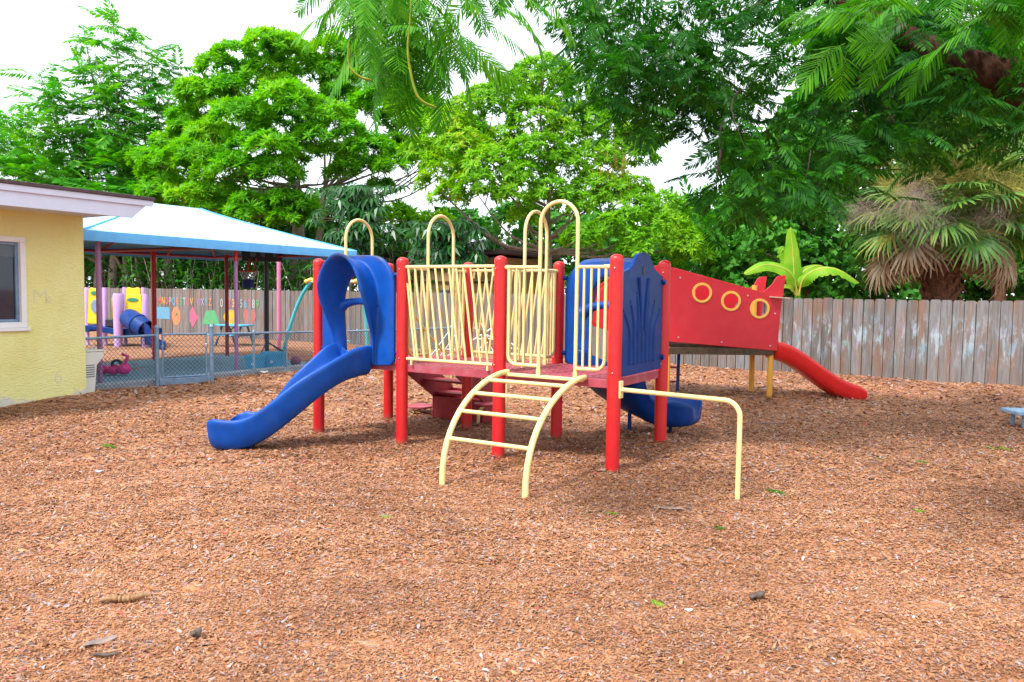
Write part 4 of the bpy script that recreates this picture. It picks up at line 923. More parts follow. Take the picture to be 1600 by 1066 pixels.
for (x, y, z, r_, sx) in ((-.36, 0, .09, .11, 1.4), (-.12, .03, .10, .10, 1.5), (.12, 0, .11, .11, 1.3), (.32, 0, .13, .12, 1.0)):
    rows = [[Vector((x+r_*sx*math.sin(t)*math.cos(a), y+r_*math.sin(t)*math.sin(a), z-r_*math.cos(t)*.9)) for a in np.linspace(0, 2*PI, 15)[:-1]] for t in np.linspace(.05, PI-.05, 9)]; b.grid(rows, closed=True)
b.build('body', m_magenta, pk, 60)
for x, z in ((-.33, .22), (.22, .2)): b = MB(); b.tube([Vector((x+.09*math.cos(a), -.06, z+.09*math.sin(a))) for a in np.linspace(0, 2*PI, 19)[:-1]], .025, 8, closed=True); b.build('wheel', m_black, pk, 60)
b = MB(); b.tube([(.34, 0, .2), (.40, 0, .36), (.30, 0, .40)], .03, 10); b.build('handle', m_magenta, pk, 60)

# ------------------------------------------------------------------ teal swing frame behind the hood
sw = thing('swing_set', 'arched teal swing set with yellow top joint behind the left tower', 'swing', (0, 0, 0))
fa = P(441, 545, 21.2); fa.z = -.1; top = P(486, 440, 21.0); top2 = P(562, 440, 20.6); fb_ = P(574, 548, 20.9); fb_.z = -.1; fc = P(466, 545, 22.6); fc.z = -.1
b = MB(); b.tube(smooth_path([fa, P(455, 505, 21.15), P(470, 465, 21.1), top], 6), .05, 12); b.build('leg', m_teal, sw, 60)
b = MB(); b.tube(smooth_path([fb_, P(572, 505, 20.9), P(568, 470, 20.8), top2], 6), .05, 12); b.build('leg', m_teal, sw, 60)
b = MB(); b.tube([top, top2], .045, 12); b.build('crossbar', m_yel, sw, 60)
for c in (top, top2): b = MB(); b.tube([c+Vector((-.16, 0, -.02)), c+Vector((.0, 0, .05)), c+Vector((.16, 0, .0))], .06, 12); b.build('joint', m_ochre2, sw, 60)
sa = P(538, 533, 20.8)
b = MB(); b.box(sa, (.34, .16, .03)); st_ = b.build('seat', m_teal, sw, bevel=.01)
for x in (-.15, .15): b = MB(); b.tube([sa+Vector((x, 0, 0)), sa+Vector((x*.9, 0, top.z-sa.z-.05))], .012, 6); b.build('chain', m_grey, st_)

# ------------------------------------------------------------------ white pipe frame lying behind the play structure
wp = P(718, 560, 18.9); wt = thing('pipe_frame', 'loose white pipe frame lying behind the play structure near the fence', 'pipe frame', (wp.x, wp.y, 0))
b = MB()
def wpx(px, py, Y=18.9): return P(px, py, Y)-Vector((wp.x, wp.y, 0))
for pts in ([(668, 565), (700, 520)], [(680, 568), (712, 522)], [(690, 562), (770, 512)], [(735, 555), (790, 515)], [(740, 512), (800, 545)], [(750, 500), (775, 560)], [(672, 566), (676, 552), (690, 546), (730, 548), (780, 552)], [(745, 530), (790, 532), (820, 556)], [(640, 640-75), (700, 556)]):
    q = [wpx(x, y, 18.7+.3*random.random()) for x, y in pts]; b.tube(smooth_path(q, 4) if len(q) > 2 else q, .016, 8)
b.build('pipe', m_white, wt, 60)

# ------------------------------------------------------------------ low bench at the right edge
be = G(1592, 672); bn = thing('low_bench', 'low weathered blue bench cut by the right edge of the picture', 'bench', (be.x+.70, be.y+.1, 0), R(-4))
b = MB(); b.box((0, .12, .20), (1.35, .42, .05)); b.build('seat', m_bench, bn, bevel=.01)
for x in (-.55, .55):
    for y in (0, .25):
        b = MB(); b.lathe([(.03, -.1), (.025, .176)], 12); o = b.build('leg', m_galv, bn); o.location = (x, y, 0)

# ------------------------------------------------------------------ tan building beyond the fence and a power line
tbp = P(715, 420, 27); tbg = thing('tan_building', 'tan building with a flat dark roof half hidden behind the trees', 'building', (tbp.x, tbp.y, 0), ANG)
b = MB(); b.box((0, 0, 1.3), (5.4, 3, 3.0)); b.build('wall', m_tan, tbg)
b = MB(); b.box((0, -.05, 2.95), (6.2, 3.8, .14)); ro = b.build('roof', m_roof, tbg, bevel=.02)
b = MB(); b.box((0, -1.53, 2.45), (5.4, .06, .12)); b.box((0, -1.53, 2.0), (5.4, .05, .06)); b.build('wall_band', m_darkwood, tbg)
b = MB(); b.box((1.6, -1.0, 3.2), (.3, .3, .35)); b.build('roof_vent', m_white, ro)
b = MB(); b.box((1.0, -1.51, 1.2), (1.2, .05, 1.1)); b.build('window', m_glass, tbg)
# ------------------------------------------------------------------ vegetation
def nrm(a): return a/np.maximum(1e-9, np.linalg.norm(a, axis=-1, keepdims=True))
def instance(proto, pos, yd, zd, s):
    V, Q = proto; yd = nrm(yd); xd = nrm(np.cross(yd, zd)); zd = np.cross(xd, yd); K = len(pos)
    s = np.broadcast_to(np.asarray(s, float), (K,))
    W_ = pos[:, None]+s[:, None, None]*(V[None, :, 0:1]*xd[:, None]+V[None, :, 1:2]*yd[:, None]+V[None, :, 2:3]*zd[:, None])
    return W_.reshape(-1, 3), (Q[None]+(np.arange(K)*len(V))[:, None, None]).reshape(-1, Q.shape[1])
def merge(parts):
    Vs, Qs, o = [], [], 0
    for V, Q in parts: Vs.append(V); Qs.append(Q+o); o += len(V)
    return np.concatenate(Vs), np.concatenate(Qs)
def kite(base, d, nrm_, L, w, fat=.45, bend=.0):
    d = np.asarray(d, float); d = d/np.linalg.norm(d); s = np.cross(d, nrm_); s = s/np.linalg.norm(s); n = np.cross(s, d); base = np.asarray(base, float)
    return np.array([base, base+d*L*fat+s*w/2, base+d*L-n*bend*L, base+d*L*fat-s*w/2])
def strip(p, d, L, w, droop=.08):
    d = np.asarray(d, float); d = d/np.linalg.norm(d); s = np.cross(d, (0, 0, 1.)); s /= np.linalg.norm(s); z = np.array((0, 0, 1.))
    a, b, c = p, p+d*L*.30-z*droop*L*.1, p+d*L*.78-z*droop*L*.6; t = p+d*L-z*droop*L
    return [a-s*w*.25, a+s*w*.25, b-s*w*.5, b+s*w*.5, c-s*w*.42, c+s*w*.42, t-s*w*.1, t+s*w*.1]
def proto_rosette(n, w, spread, seed, flat=.4, lmin=.7):
    r = np.random.default_rng(seed); V = []
    for k in range(n):
        a = 2*PI*k/n*2.4+r.uniform(-.3, .3); e = r.uniform(flat-spread, flat+spread)
        d = (math.cos(a)*math.cos(e), math.sin(a)*math.cos(e), math.sin(e))
        nn = np.array((-math.cos(a)*math.sin(e), -math.sin(a)*math.sin(e), math.cos(e)))+r.normal(0, .25, 3)
        V.append(kite(r.normal(0, .08, 3), d, nn, r.uniform(lmin, 1), w*r.uniform(.8, 1.2), .5, .12))
    V = np.concatenate(V); return V[:, [0, 2, 1]]*np.array([1, 1, 1]), np.arange(len(V)).reshape(-1, 4)     # local y = up axis of the rosette
def proto_frond(npair, seed, leaf=False, L=1., plen=.42, pw=.045, droop=.35, ang=58, nleaf=14):
    r = np.random.default_rng(seed); V = []; Q = []
    def rach(t): return np.array((0, L*t*(1-.12*droop*t), -droop*L*t*t))
    def ribbon(a, b, w):
        s = np.array((w/2, 0, 0)); o = len(V); V.extend([a-s, a+s, b+s*.7, b-s*.7]); Q.append([o, o+1, o+2, o+3])
    for k in range(5): ribbon(rach(k/5), rach((k+1)/5), .014)
    for k in range(npair):
        t = .16+.84*k/(npair-1); p = rach(t); ln = plen*(.55+.45*math.sin(PI*min(1, .15+.8*t)))*r.uniform(.88, 1.1)
        if t > .9: ln *= .75
        for sg in (-1, 1):
            a = R(ang*(1-.35*t)+r.uniform(-7, 7)); d = np.array((sg*math.sin(a), math.cos(a), -.28-.5*t*droop+r.uniform(-.10, .10))); d /= np.linalg.norm(d)
            if leaf == 2:
                o = len(V); V.extend(strip(p, d, ln, pw*r.uniform(.8, 1.15), r.uniform(.02, .22))); Q += [[o, o+1, o+3, o+2], [o+2, o+3, o+5, o+4], [o+4, o+5, o+7, o+6]]
            elif not leaf:
                o = len(V); V.extend(kite(p, d, (0, 0, 1), ln, pw*r.uniform(.8, 1.2), .5, .10)); Q.append([o, o+1, o+2, o+3])
            else:
                s = np.cross(d, (0, 0, 1.)); s /= np.linalg.norm(s)
                for j in range(nleaf):
                    q = (j+.7)/nleaf; b = p+d*ln*q+np.array((0, 0, -.06*ln*q*q)); ll = pw*(.6+.4*math.sin(PI*(.1+.85*q)))
                    for s2 in (-1, 1):
                        ld = s*s2+d*.45; o = len(V); V.extend(kite(b, ld, (0, 0, 1), ll, ln/nleaf*.86, .5, .1)); Q.append([o, o+1, o+2, o+3])
    return np.array(V), np.array(Q)
ROS_D = [proto_rosette(26, .19, .5, k, .38) for k in range(4)]
ROS_L = [proto_rosette(16, .24, .55, 10+k, .30) for k in range(4)]
ROS_B = [proto_rosette(7, .62, .5, 20+k, .15) for k in range(3)]
FR_F = [proto_frond(9, k, droop=.25, plen=.40, pw=.085) for k in range(4)]
FR_P = [proto_frond(13, 30+k, droop=.22, plen=.36, pw=.058) for k in range(4)]
FR_N = [proto_frond(15+k, 40+k, leaf=2, droop=.15+.12*k, plen=.36, pw=.034) for k in range(4)]
UMB = []
for k_ in range(3):
    r_ = np.random.default_rng(60+k_); V_ = []
    for j in range(10):
        a = 2*PI*j/10+r_.uniform(-.1, .1); d = np.array((math.cos(a), math.sin(a), -.28)); d /= np.linalg.norm(d); n2 = np.cross(np.cross(d, (0, 0, 1)), d)
        s_ = np.cross(d, (0, 0, 1.)); s_ /= np.linalg.norm(s_); L = r_.uniform(.85, 1)
        m1 = d*L*.55; tip = d*L*.95+np.array((0, 0, -.38)); b0 = d*.12
        V_ += [b0, m1+s_*.115, tip, m1-s_*.115]
    V_ = np.array(V_); UMB.append((V_[:, [0, 2, 1]], np.arange(len(V_)).reshape(-1, 4)))
def sphere_dirs(n, up=-.5):
    d = RNG.normal(0, 1, (n*3, 3)); d = nrm(d); d = d[d[:, 2] > up][:n]; return d
def make_lobes(c, rad, n, rl, up=-.35, inner=.78, seed=0):
    r = np.random.default_rng(seed); c = np.array(c); rad = np.array(rad); out = []
    for k in range(n):
        z = up+(1-up)*(k+.5)/n; a = k*2.39996+r.uniform(-.25, .25); q = math.sqrt(max(0, 1-z*z))
        p = c+rad*np.array((q*math.cos(a), q*math.sin(a), z))*inner*r.uniform(.86, 1.1); out.append((*p, rl*r.uniform(.75, 1.25)))
    return np.array(out)
def lobe_points(lobes, dens, flat=.8, up=-.35, front=None):
    P_, N_ = [], []
    for x, y, z, r in lobes:
        n = max(8, int(dens*2*PI*r*r)); d = sphere_dirs(n, up)
        p = np.array((x, y, z))+d*np.array((r, r, r*flat))*RNG.uniform(.80, 1.03, (len(d), 1)); P_.append(p); N_.append(d)
    P_ = np.concatenate(P_); N_ = np.concatenate(N_)
    inside = np.zeros(len(P_), bool)
    for x, y, z, r in lobes:
        q = (P_-np.array((x, y, z)))/np.array((r, r, r*flat)); inside |= (q*q).sum(1) < .45
    keep = ~inside
    return P_[keep], N_[keep]
def foliage(protos, P_, N_, size, upb=.5, jit=.4, seedz=None):
    parts = []; idx = RNG.integers(0, len(protos), len(P_))
    ax = nrm(N_+np.array((0, 0, upb))+RNG.normal(0, jit, P_.shape)); tz = RNG.normal(0, 1, P_.shape)
    for k, pr in enumerate(protos):
        m = idx == k
        if m.any(): parts.append(instance(pr, P_[m], ax[m], tz[m], size*RNG.uniform(.75, 1.25, m.sum())))
    return merge(parts)
def branches(base, lobes, r0, fork, nmax=14, trunks=1, spread=.3, seed=0, twigs=True):
    r = random.Random(seed); mb = MB(); lim = MB(); base = Vector(base)
    forks = []
    for t in range(trunks):
        b = base+Vector((r.uniform(-spread, spread), r.uniform(-spread, spread), -.3)) if trunks > 1 else base+Vector((0, 0, -.3))
        f = Vector(fork)+(Vector((r.uniform(-1, 1)*spread*3, r.uniform(-1, 1)*spread*3, r.uniform(-.3, .6))) if trunks > 1 else Vector((0, 0, 0)))
        m_ = (b+f)/2+Vector((r.uniform(-.12, .12), r.uniform(-.12, .12), 0)); pts = smooth_path([b, b+(m_-b)*.5, m_, f], 5); n = len(pts)
        mb.tube(pts, [r0*(1.25-.75*i/(n-1)) for i in range(n)], 12); forks.append((f, r0*.5))
    lead = None
    if trunks == 1 and len(lobes) > 20:
        zs = max(lobes, key=lambda q: q[2]); f = forks[0][0]; t_ = Vector((zs[0], zs[1], zs[2])); lead = smooth_path([f, f*.66+t_*.34+Vector((.15, 0, 0)), f*.33+t_*.67+Vector((-.15, 0, 0)), t_], 6); n = len(lead)
        mb.tube(lead, [r0*.5*(1-.85*i/(n-1)) for i in range(n)], 9); b0 = Vector((base.x, base.y, 0)); lead = [f+(b0-f)*(.1*k) for k in range(4, 0, -1)]+lead
    idx = list(range(len(lobes))); r.shuffle(idx)
    for k in idx[:nmax]:
        x, y, z, rr = lobes[k]; e = Vector((x, y, z)); f, rf = forks[min(range(len(forks)), key=lambda q: (forks[q][0]-e).length)]
        if lead:
            hd = math.hypot(x-f.x, y-f.y); zt = min(max(z-.55*hd-.2, f.z-1.2), lead[-1].z); f = min(lead, key=lambda q: abs(q.z-zt)); rf = r0*(.60-.45*max(0, (f.z-forks[0][0].z)/max(.1, lead[-1].z-forks[0][0].z)))
        m_ = f*.5+e*.5+Vector((r.uniform(-.2, .2)*rr, r.uniform(-.2, .2)*rr, -.18*(e-f).length*r.random())); pts = smooth_path([f-Vector((0, 0, .1)), f*.8+m_*.2, m_, e], 5); n = len(pts)
        lim.tube(pts, [max(.012, rf*.75*(1-.86*i/(n-1))) for i in range(n)], 7)
        if twigs:
            for _ in range(5):
                q = pts[r.randrange(n//2, n)]; dd = Vector((r.gauss(0, 1), r.gauss(0, 1), r.gauss(.5, .7))).normalized()*rr*.85
                lim.tube([q, q+dd*.5+Vector((0, 0, .05)), q+dd], [.022, .014, .006], 5)
    return mb, lim
def tree(name, label, base, lobes, protos, size, dens, leafm, barkm, trunk_r, fork, group=None, trunks=1, spread=.3, nmax=14, flat=.8, up=-.35, upb=.5, jit=.4, seed=1, cat='tree', extra=None):
    t = thing(name, label, cat, (base[0], base[1], 0), 0, group); o = np.array((base[0], base[1], 0))
    P_, N_ = lobe_points(lobes, dens, flat, up)
    if extra is not None: P_ = np.concatenate([P_, extra[0]]); N_ = np.concatenate([N_, extra[1]])
    V, Q = foliage(protos, P_, N_, size, upb, jit); npmesh('crown', V-o, Q, leafm, t)
    mb, lim = branches((base[0], base[1], 0), lobes, trunk_r, fork, nmax, trunks, spread, seed)
    off = Vector((base[0], base[1], 0))
    for q in (mb, lim): q.v = [tuple(Vector(v)-off) for v in q.v]
    mb.build('trunk', barkm, t, 60)
    if lim.v: lim.build('limb', barkm, t, 60)
    return t
def pxl(items):                                      # lobes given by photo position, depth and radius
    return np.array([(*P(px, py, Y), r) for px, py, Y, r in items])

# the dense bright round tree in the middle left
D = 30.
items = [(300, 205, 31, 1.5), (345, 160, 30.5, 1.6), (400, 120, 30, 1.7), (430, 92, 31, 1.2), (480, 120, 31, 1.5), (520, 100, 31.5, 1.1), (560, 140, 30.5, 1.5), (610, 170, 30, 1.5), (660, 190, 30, 1.4), (700, 215, 30, 1.2), (330, 250, 29, 1.5), (385, 205, 28.6, 1.6), (450, 190, 28.2, 1.7), (520, 200, 28.3, 1.6), (580, 225, 28.8, 1.4), (640, 245, 29.5, 1.2), (275, 265, 29.5, 1.3), (250, 285, 29.5, 1.1), (310, 300, 28.5, 1.4), (370, 275, 27.8, 1.4), (440, 262, 27.6, 1.3), (500, 255, 28, 1.2), (400, 330, 27.8, 1.1), (450, 315, 28, 1.0), (340, 335, 28.5, 1.1), (280, 330, 29, 1.0), (690, 245, 30.5, .9), (540, 270, 28.5, 1.0), (590, 285, 28.8, .9), (470, 345, 28.6, .8)]
_r = random.Random(31); _it = []
for (px, py, Y, r_) in items:
    for _k in range(3): _it.append((px+_r.gauss(0, 17), py+_r.gauss(0, 15), Y+_r.uniform(-.7, .7), r_*_r.uniform(.48, .75)))
_it += [(a, b_ + _r.uniform(-6, 6), Y, r_) for a, b_, Y, r_ in ((345, 112, 30, .95), (372, 88, 30, .9), (415, 80, 30, .9), (312, 150, 30, .9), (295, 188, 30.5, .85), (520, 88, 31, .9), (555, 98, 31, .95), (590, 125, 30.5, .9), (470, 100, 30.5, .8), (640, 160, 30, .85), (270, 225, 30.5, .8), (440, 140, 29.6, .9), (360, 140, 29.6, .9))]
_it += [(720+_r.uniform(-20, 25), 195+_r.uniform(-10, 60), 30+_r.uniform(-.5, .5), _r.uniform(.5, .8)) for _ in range(8)]
items = _it
tree('round_tree', 'dense bright green round tree with tufted crown rising behind the shade canopy', P(470, 430, 30), pxl(items), ROS_D, .30, 13.0, lf_dense, bk_grey, .20, P(480, 300, 30), trunks=3, spread=.5, nmax=40, upb=.8, jit=.32, seed=3, flat=.62, up=-.12)
# feathery tall tree at the far left
items = []
rr = random.Random(5)
stems = [((190, 400), (130, 40), 34), ((200, 400), (150, 90), 33), ((215, 400), (220, 60), 35), ((225, 400), (285, 95), 36), ((185, 400), (60, 110), 33), ((180, 400), (35, 180), 32), ((200, 400), (90, 150), 34), ((210, 400), (180, 140), 33), ((230, 400), (250, 150), 35), ((175, 400), (10, 240), 32), ((205, 400), (120, 200), 33), ((190, 400), (60, 260), 31.5), ((230, 400), (200, 230), 33), ((195, 400), (120, 290), 31), ((240, 400), (270, 220), 35), ((185, 400), (-40, 180), 33), ((185, 400), (-30, 290), 31), ((215, 400), (175, 20), 34.5), ((205, 400), (220, 300), 32)]
ft = thing('feathery_tree', 'tall airy tree with feathery fronds behind the yellow house', 'tree', (P(200, 430, 33).x, 33, 0)); o_ = np.array((P(200, 430, 33).x, 33, 0)); mb = MB(); parts = []
for (b0, tp_, Y) in stems:
    e = P(*tp_, Y); b = P(*b0, 32.5+rr.uniform(-.5, .5)); b.z = 2.2; m_ = b*.45+e*.55+Vector((rr.uniform(-.3, .3), 0, -.4)); pts = smooth_path([b, b*.75+m_*.25, m_, e], 6); n = len(pts)
    mb.tube(pts, [.085*(1-.85*i/(n-1)) for i in range(n)], 7)
    k = 90; q = RNG.beta(2.2, 1.0, k)*.62+.38; idx = np.clip((q*(n-1)).astype(int), 0, n-1)
    pp = np.array([pts[i] for i in idx])+RNG.normal(0, .28, (k, 3))*np.array((1.2, 1.2, .6)); a = RNG.uniform(0, 2*PI, k); el = RNG.normal(.25, .35, k)
    yd = np.stack([np.cos(a)*np.cos(el), np.sin(a)*np.cos(el), np.sin(el)], 1); zd = np.array((0, 0, 1.))+RNG.normal(0, .25, (k, 3)); w_ = RNG.integers(0, 4, k)
    for j in range(4):
        m = w_ == j; parts.append(instance(FR_F[j], pp[m], yd[m], zd[m], RNG.uniform(.75, 1.25, m.sum())))
V, Q = merge(parts); npmesh('crown', V-o_, Q, lf_feather, ft)
mb.v = [tuple(Vector(v)-Vector(o_)) for v in mb.v]; mb.build('stems', bk_grey, ft, 60)
b = MB()
for k in range(6):
    a = P(170+16*k, 470, 31.5+.3*(k % 3)); a.z = -.3; c = P(160+20*k, 380, 32); b.tube(smooth_path([a, a*.5+c*.5+Vector((.1*(k-3), 0, 0)), c], 5), [.26-.012*i for i in range(11)], 10)
b.v = [tuple(Vector(v)-Vector(o_)) for v in b.v]; b.build('trunk', bk_grey, ft, 60)
# lighter loose tree at centre
items = [(850, 125, 24.5, 1.0), (800, 150, 24.5, .9), (890, 150, 25, .9), (760, 165, 24.3, .8), (730, 170, 24.5, .6), (840, 185, 24, .9), (900, 200, 24.2, 1.0), (950, 190, 24.8, .9), (790, 225, 24, .7), (720, 235, 23.8, .9), (690, 265, 23.6, .7), (770, 270, 23.2, 1.0), (740, 295, 22.8, .7), (840, 245, 23.4, .9), (880, 260, 23.6, .8), (930, 255, 24, .9), (980, 240, 24.8, 1.0), (1010, 215, 25.2, .7), (955, 305, 23.6, .8), (900, 320, 23.3, .7), (990, 335, 23.2, .8), (1040, 360, 23, .8), (1070, 385, 22.8, .7), (960, 360, 22.8, .7), (910, 375, 22.6, .6), (800, 305, 22.8, .6), (700, 310, 23.2, .6), (1000, 385, 22.6, .7), (820, 340, 23.4, .5), (1085, 400, 23, .6), (660, 240, 24, .7), (700, 200, 24.3, .8), (750, 250, 23.8, .8), (815, 280, 23, .7), (930, 300, 23.6, .8), (870, 215, 24, .8), (985, 300, 23.8, .7), (680, 290, 23.4, .6), (1040, 330, 23.2, .7), (860, 300, 22.9, .6)]
tree('loose_tree', 'lighter yellow green loose tree with open branches behind the middle tower', P(858, 470, 24.2), pxl(items), ROS_L, .225, 27, lf_light, bk_grey, .16, P(856, 330, 24.2), nmax=30, upb=.6, seed=5, flat=.75)
_lt = bpy.data.objects['loose_tree']; _c = np.array(P(960, 255, 23.2))-np.array((_lt.location.x, _lt.location.y, 0)); _k = 160
_kt = (np.array([(-.008, 0, 0), (.008, 0, 0), (.006, 1, 0), (-.006, 1, 0)]), np.array([[0, 1, 2, 3]]))
V, Q = instance(_kt, _c+RNG.normal(0, 1, (_k, 3))*np.array((.30, .2, .45)), np.array((0, 0, -1.))+RNG.normal(0, .25, (_k, 3)), RNG.normal(0, 1, (_k, 3)), RNG.uniform(.2, .6, _k)); npmesh('dry_strands', V, Q, pm('dry_strand', (.38, .16, .05), .8, var=.3), _lt)['kind'] = 'stuff'
# umbrella trees
def umbrella(label, base, pts, s):
    t = thing('umbrella_tree', label, 'tree', (base.x, base.y, 0), 0, 'umbrella trees behind the fence'); o = np.array((base.x, base.y, 0)); P_ = np.array([tuple(p) for p in pts]); k = len(P_); ax = np.array((0, -.35, 1.))+RNG.normal(0, .22, (k, 3)); w_ = RNG.integers(0, 3, k)
    parts = [instance(UMB[j], P_[w_ == j], ax[w_ == j], RNG.normal(0, 1, (int((w_ == j).sum()), 3)), s*RNG.uniform(.8, 1.15, int((w_ == j).sum()))) for j in range(3) if (w_ == j).any()]
    V, Q = merge(parts); npmesh('crown', V-o, Q, lf_umb, t)
    b = MB(); f = Vector(np.mean(P_, 0)); b.tube(smooth_path([Vector((base.x, base.y, -.2)), Vector((base.x+.1, base.y, f.z*.5)), f+Vector((0, .3, -.3))], 6), [.09-.004*i for i in range(13)], 8)
    for p in P_[::2]: b.tube([f+Vector((0, .3, -.4)), (f+Vector(p))/2+Vector((0, .3, -.1)), Vector(p)], [.03, .018, .01], 5)
    b.v = [tuple(Vector(v)-Vector(o)) for v in b.v]; b.build('trunk', bk_brown, t, 60)
rr = random.Random(9)
umbrella('dark umbrella tree with drooping leaflets standing left behind the blue slide hood', P(545, 470, 25.2), [P(rr.gauss(562, 30), rr.uniform(288, 385), rr.uniform(24.4, 25.8)) for _ in range(110)], .46)
umbrella('dark umbrella tree with glossy leaves between the hood and the middle tower', P(700, 470, 23.8), [P(rr.gauss(700, 30), rr.uniform(345, 410), rr.uniform(22.8, 24.2)) for _ in range(95)], .44)
# broadleaf shrub tree, feathery bush and dark trees on the right
items = [(1200+rr.uniform(-5, 130), rr.uniform(230, 440), rr.uniform(21.5, 24), rr.uniform(.6, 1.0)) for _ in range(26)]
tree('broadleaf_tree', 'pale green broad leaved tree rising behind the banana plant', P(1260, 470, 23), pxl(items), ROS_B, .22, 20, lf_mid, bk_brown, .14, P(1260, 380, 23), nmax=12, upb=.3, jit=.7, seed=6)
items = [(rr.uniform(1080, 1235), rr.uniform(355, 445), rr.uniform(24.5, 27), rr.uniform(.7, 1.2)) for _ in range(22)]
tree('ferny_tree', 'mid green ferny tree filling the gap above the red plane', P(1150, 470, 26), pxl(items), FR_F, .85, 7, lf_mid, bk_brown, .13, P(1150, 400, 26), nmax=10, upb=-.1, jit=.6, seed=7)
items = [(rr.uniform(1310, 1690), rr.uniform(60, 440), rr.uniform(26, 31), rr.uniform(1.2, 2.0)) for _ in range(34)]+[(rr.uniform(1180, 1330), rr.uniform(170, 330), rr.uniform(27, 31), rr.uniform(1.2, 1.7)) for _ in range(10)]
tree('dark_tree', 'large dark green tree standing behind the fan palm', P(1500, 470, 29), pxl(items), ROS_B, .38, 9, lf_dark, bk_brown, .3, P(1490, 300, 29), nmax=20, upb=.3, jit=.7, seed=8)
for lab, a, c, Y in (('dark shrub right of the banana plant below the fan palm', 1285, 1440, 23.5), ('dark shrub behind the trunk of the fan palm', 1440, 1560, 24.5), ('dark shrub at the far right edge of the fence', 1550, 1720, 23.5), ('low green shrub behind the tail of the red plane', 1120, 1260, 24.)):
    tree('leafy_shrub', lab, P((a+c)/2, 470, Y), pxl([(rr.uniform(a, c), rr.uniform(385, 475), Y+rr.uniform(-1, 1.2), rr.uniform(.6, .95)) for _ in range(22)]), ROS_B, .24, 18, lf_mid if a < 1300 else lf_dark, bk_brown, .06, P((a+c)/2, 440, Y), 'shrubs behind the right part of the fence', nmax=6, upb=.3, jit=.7, seed=a, cat='shrub')
# lower trees and shrubs further back that close the gaps
def backtree(name, label, px, Y, items, m, protos=ROS_B, s=.34, dens=9, grp='trees further behind the fence'):
    tree(name, label, P(px, 470, Y), pxl(items), protos, s, dens, m, bk_brown, .12, P(px, 400, Y), grp, nmax=6, upb=.4, jit=.7, seed=int(px))
backtree('far_tree', 'lime green tree seen low between the two umbrella trees', 630, 33, [(rr.uniform(590, 680), rr.uniform(350, 440), rr.uniform(32, 34), rr.uniform(.9, 1.4)) for _ in range(12)], lf_light, ROS_L, .38)
backtree('far_tree', 'dark leafy tree behind the tan building', 800, 34, [(rr.uniform(700, 900), rr.uniform(350, 450), rr.uniform(33, 36), rr.uniform(1.2, 1.8)) for _ in range(16)], lf_mid)
backtree('far_tree', 'green tree seen low behind the blue slide hood of the right tower', 980, 33, [(rr.uniform(880, 1100), rr.uniform(370, 455), rr.uniform(31, 34), rr.uniform(1.2, 1.7)) for _ in range(16)], lf_mid)
backtree('far_tree', 'dark tree low behind the round tree and the canopy', 400, 35, [(rr.uniform(280, 560), rr.uniform(340, 450), rr.uniform(33, 36), rr.uniform(1.2, 1.9)) for _ in range(26)], lf_dark)
backtree('far_tree', 'dark tree low behind the feathery tree and the house roof', 60, 39, [(rr.uniform(-80, 280), rr.uniform(270, 450), rr.uniform(37, 41), rr.uniform(1.6, 2.3)) for _ in range(22)], lf_feather, FR_F, 1.0, 2.6)
backtree('far_tree', 'dark green tree low behind the toddler play set', 180, 37, [(rr.uniform(60, 340), rr.uniform(380, 460), rr.uniform(35, 38), rr.uniform(1.0, 1.6)) for _ in range(22)], lf_dark)
# strap leaved undergrowth along the left fence
def undergrowth(label, px0, px1, Y0, n):
    c = P((px0+px1)/2, 470, Y0); t = thing('undergrowth_shrub', label, 'shrub', (c.x, c.y, 0), 0, 'dark shrubs along the left part of the fence'); o = np.array((c.x, c.y, 0)); b = MB(); parts = []
    for k in range(n):
        q = P(rr.uniform(px0, px1), 470, Y0+rr.uniform(.5, 2.2)); q.z = -.1; e = q+Vector((rr.gauss(0, .5), rr.gauss(0, .3), rr.uniform(2.2, 3.6))); pts = smooth_path([q, q*.5+e*.5+Vector((rr.gauss(0, .1), 0, 0)), e], 6); b.tube(pts, [.028-.0015*i for i in range(len(pts))], 6)
        m = 34; idx = RNG.integers(3, len(pts), m); pp = np.array([pts[i] for i in idx])+RNG.normal(0, .16, (m, 3)); a = RNG.uniform(0, 2*PI, m); yd = np.stack([np.cos(a), np.sin(a), RNG.normal(.15, .5, m)], 1)
        kt = (np.array([(0, 0, 0), (.085, .5, .05), (0, 1, -.18), (-.085, .5, .05)]), np.array([[0, 1, 2, 3]])); parts.append(instance(kt, pp, yd, np.array((0, 0, 1.))+RNG.normal(0, .3, (m, 3)), RNG.uniform(.35, .75, m)))
    V, Q = merge(parts); npmesh('foliage', V-o, Q, lf_dark, t); b.v = [tuple(Vector(v)-Vector(o)) for v in b.v]; b.build('stems', bk_grey, t, 60)
for (a, c, Y, lab) in ((105, 200, 31.0, 'behind the toddler play set'), (200, 290, 30.0, 'behind the painted square'), (290, 380, 28.8, 'behind the painted trapezoid'), (380, 470, 27.8, 'behind the basketball stand'), (470, 570, 26.2, 'behind the teal swing frame'), (570, 660, 25.0, 'behind the left tower')):
    undergrowth('dark strap leaved shrub with bare stems '+lab, a, c, Y, 26)
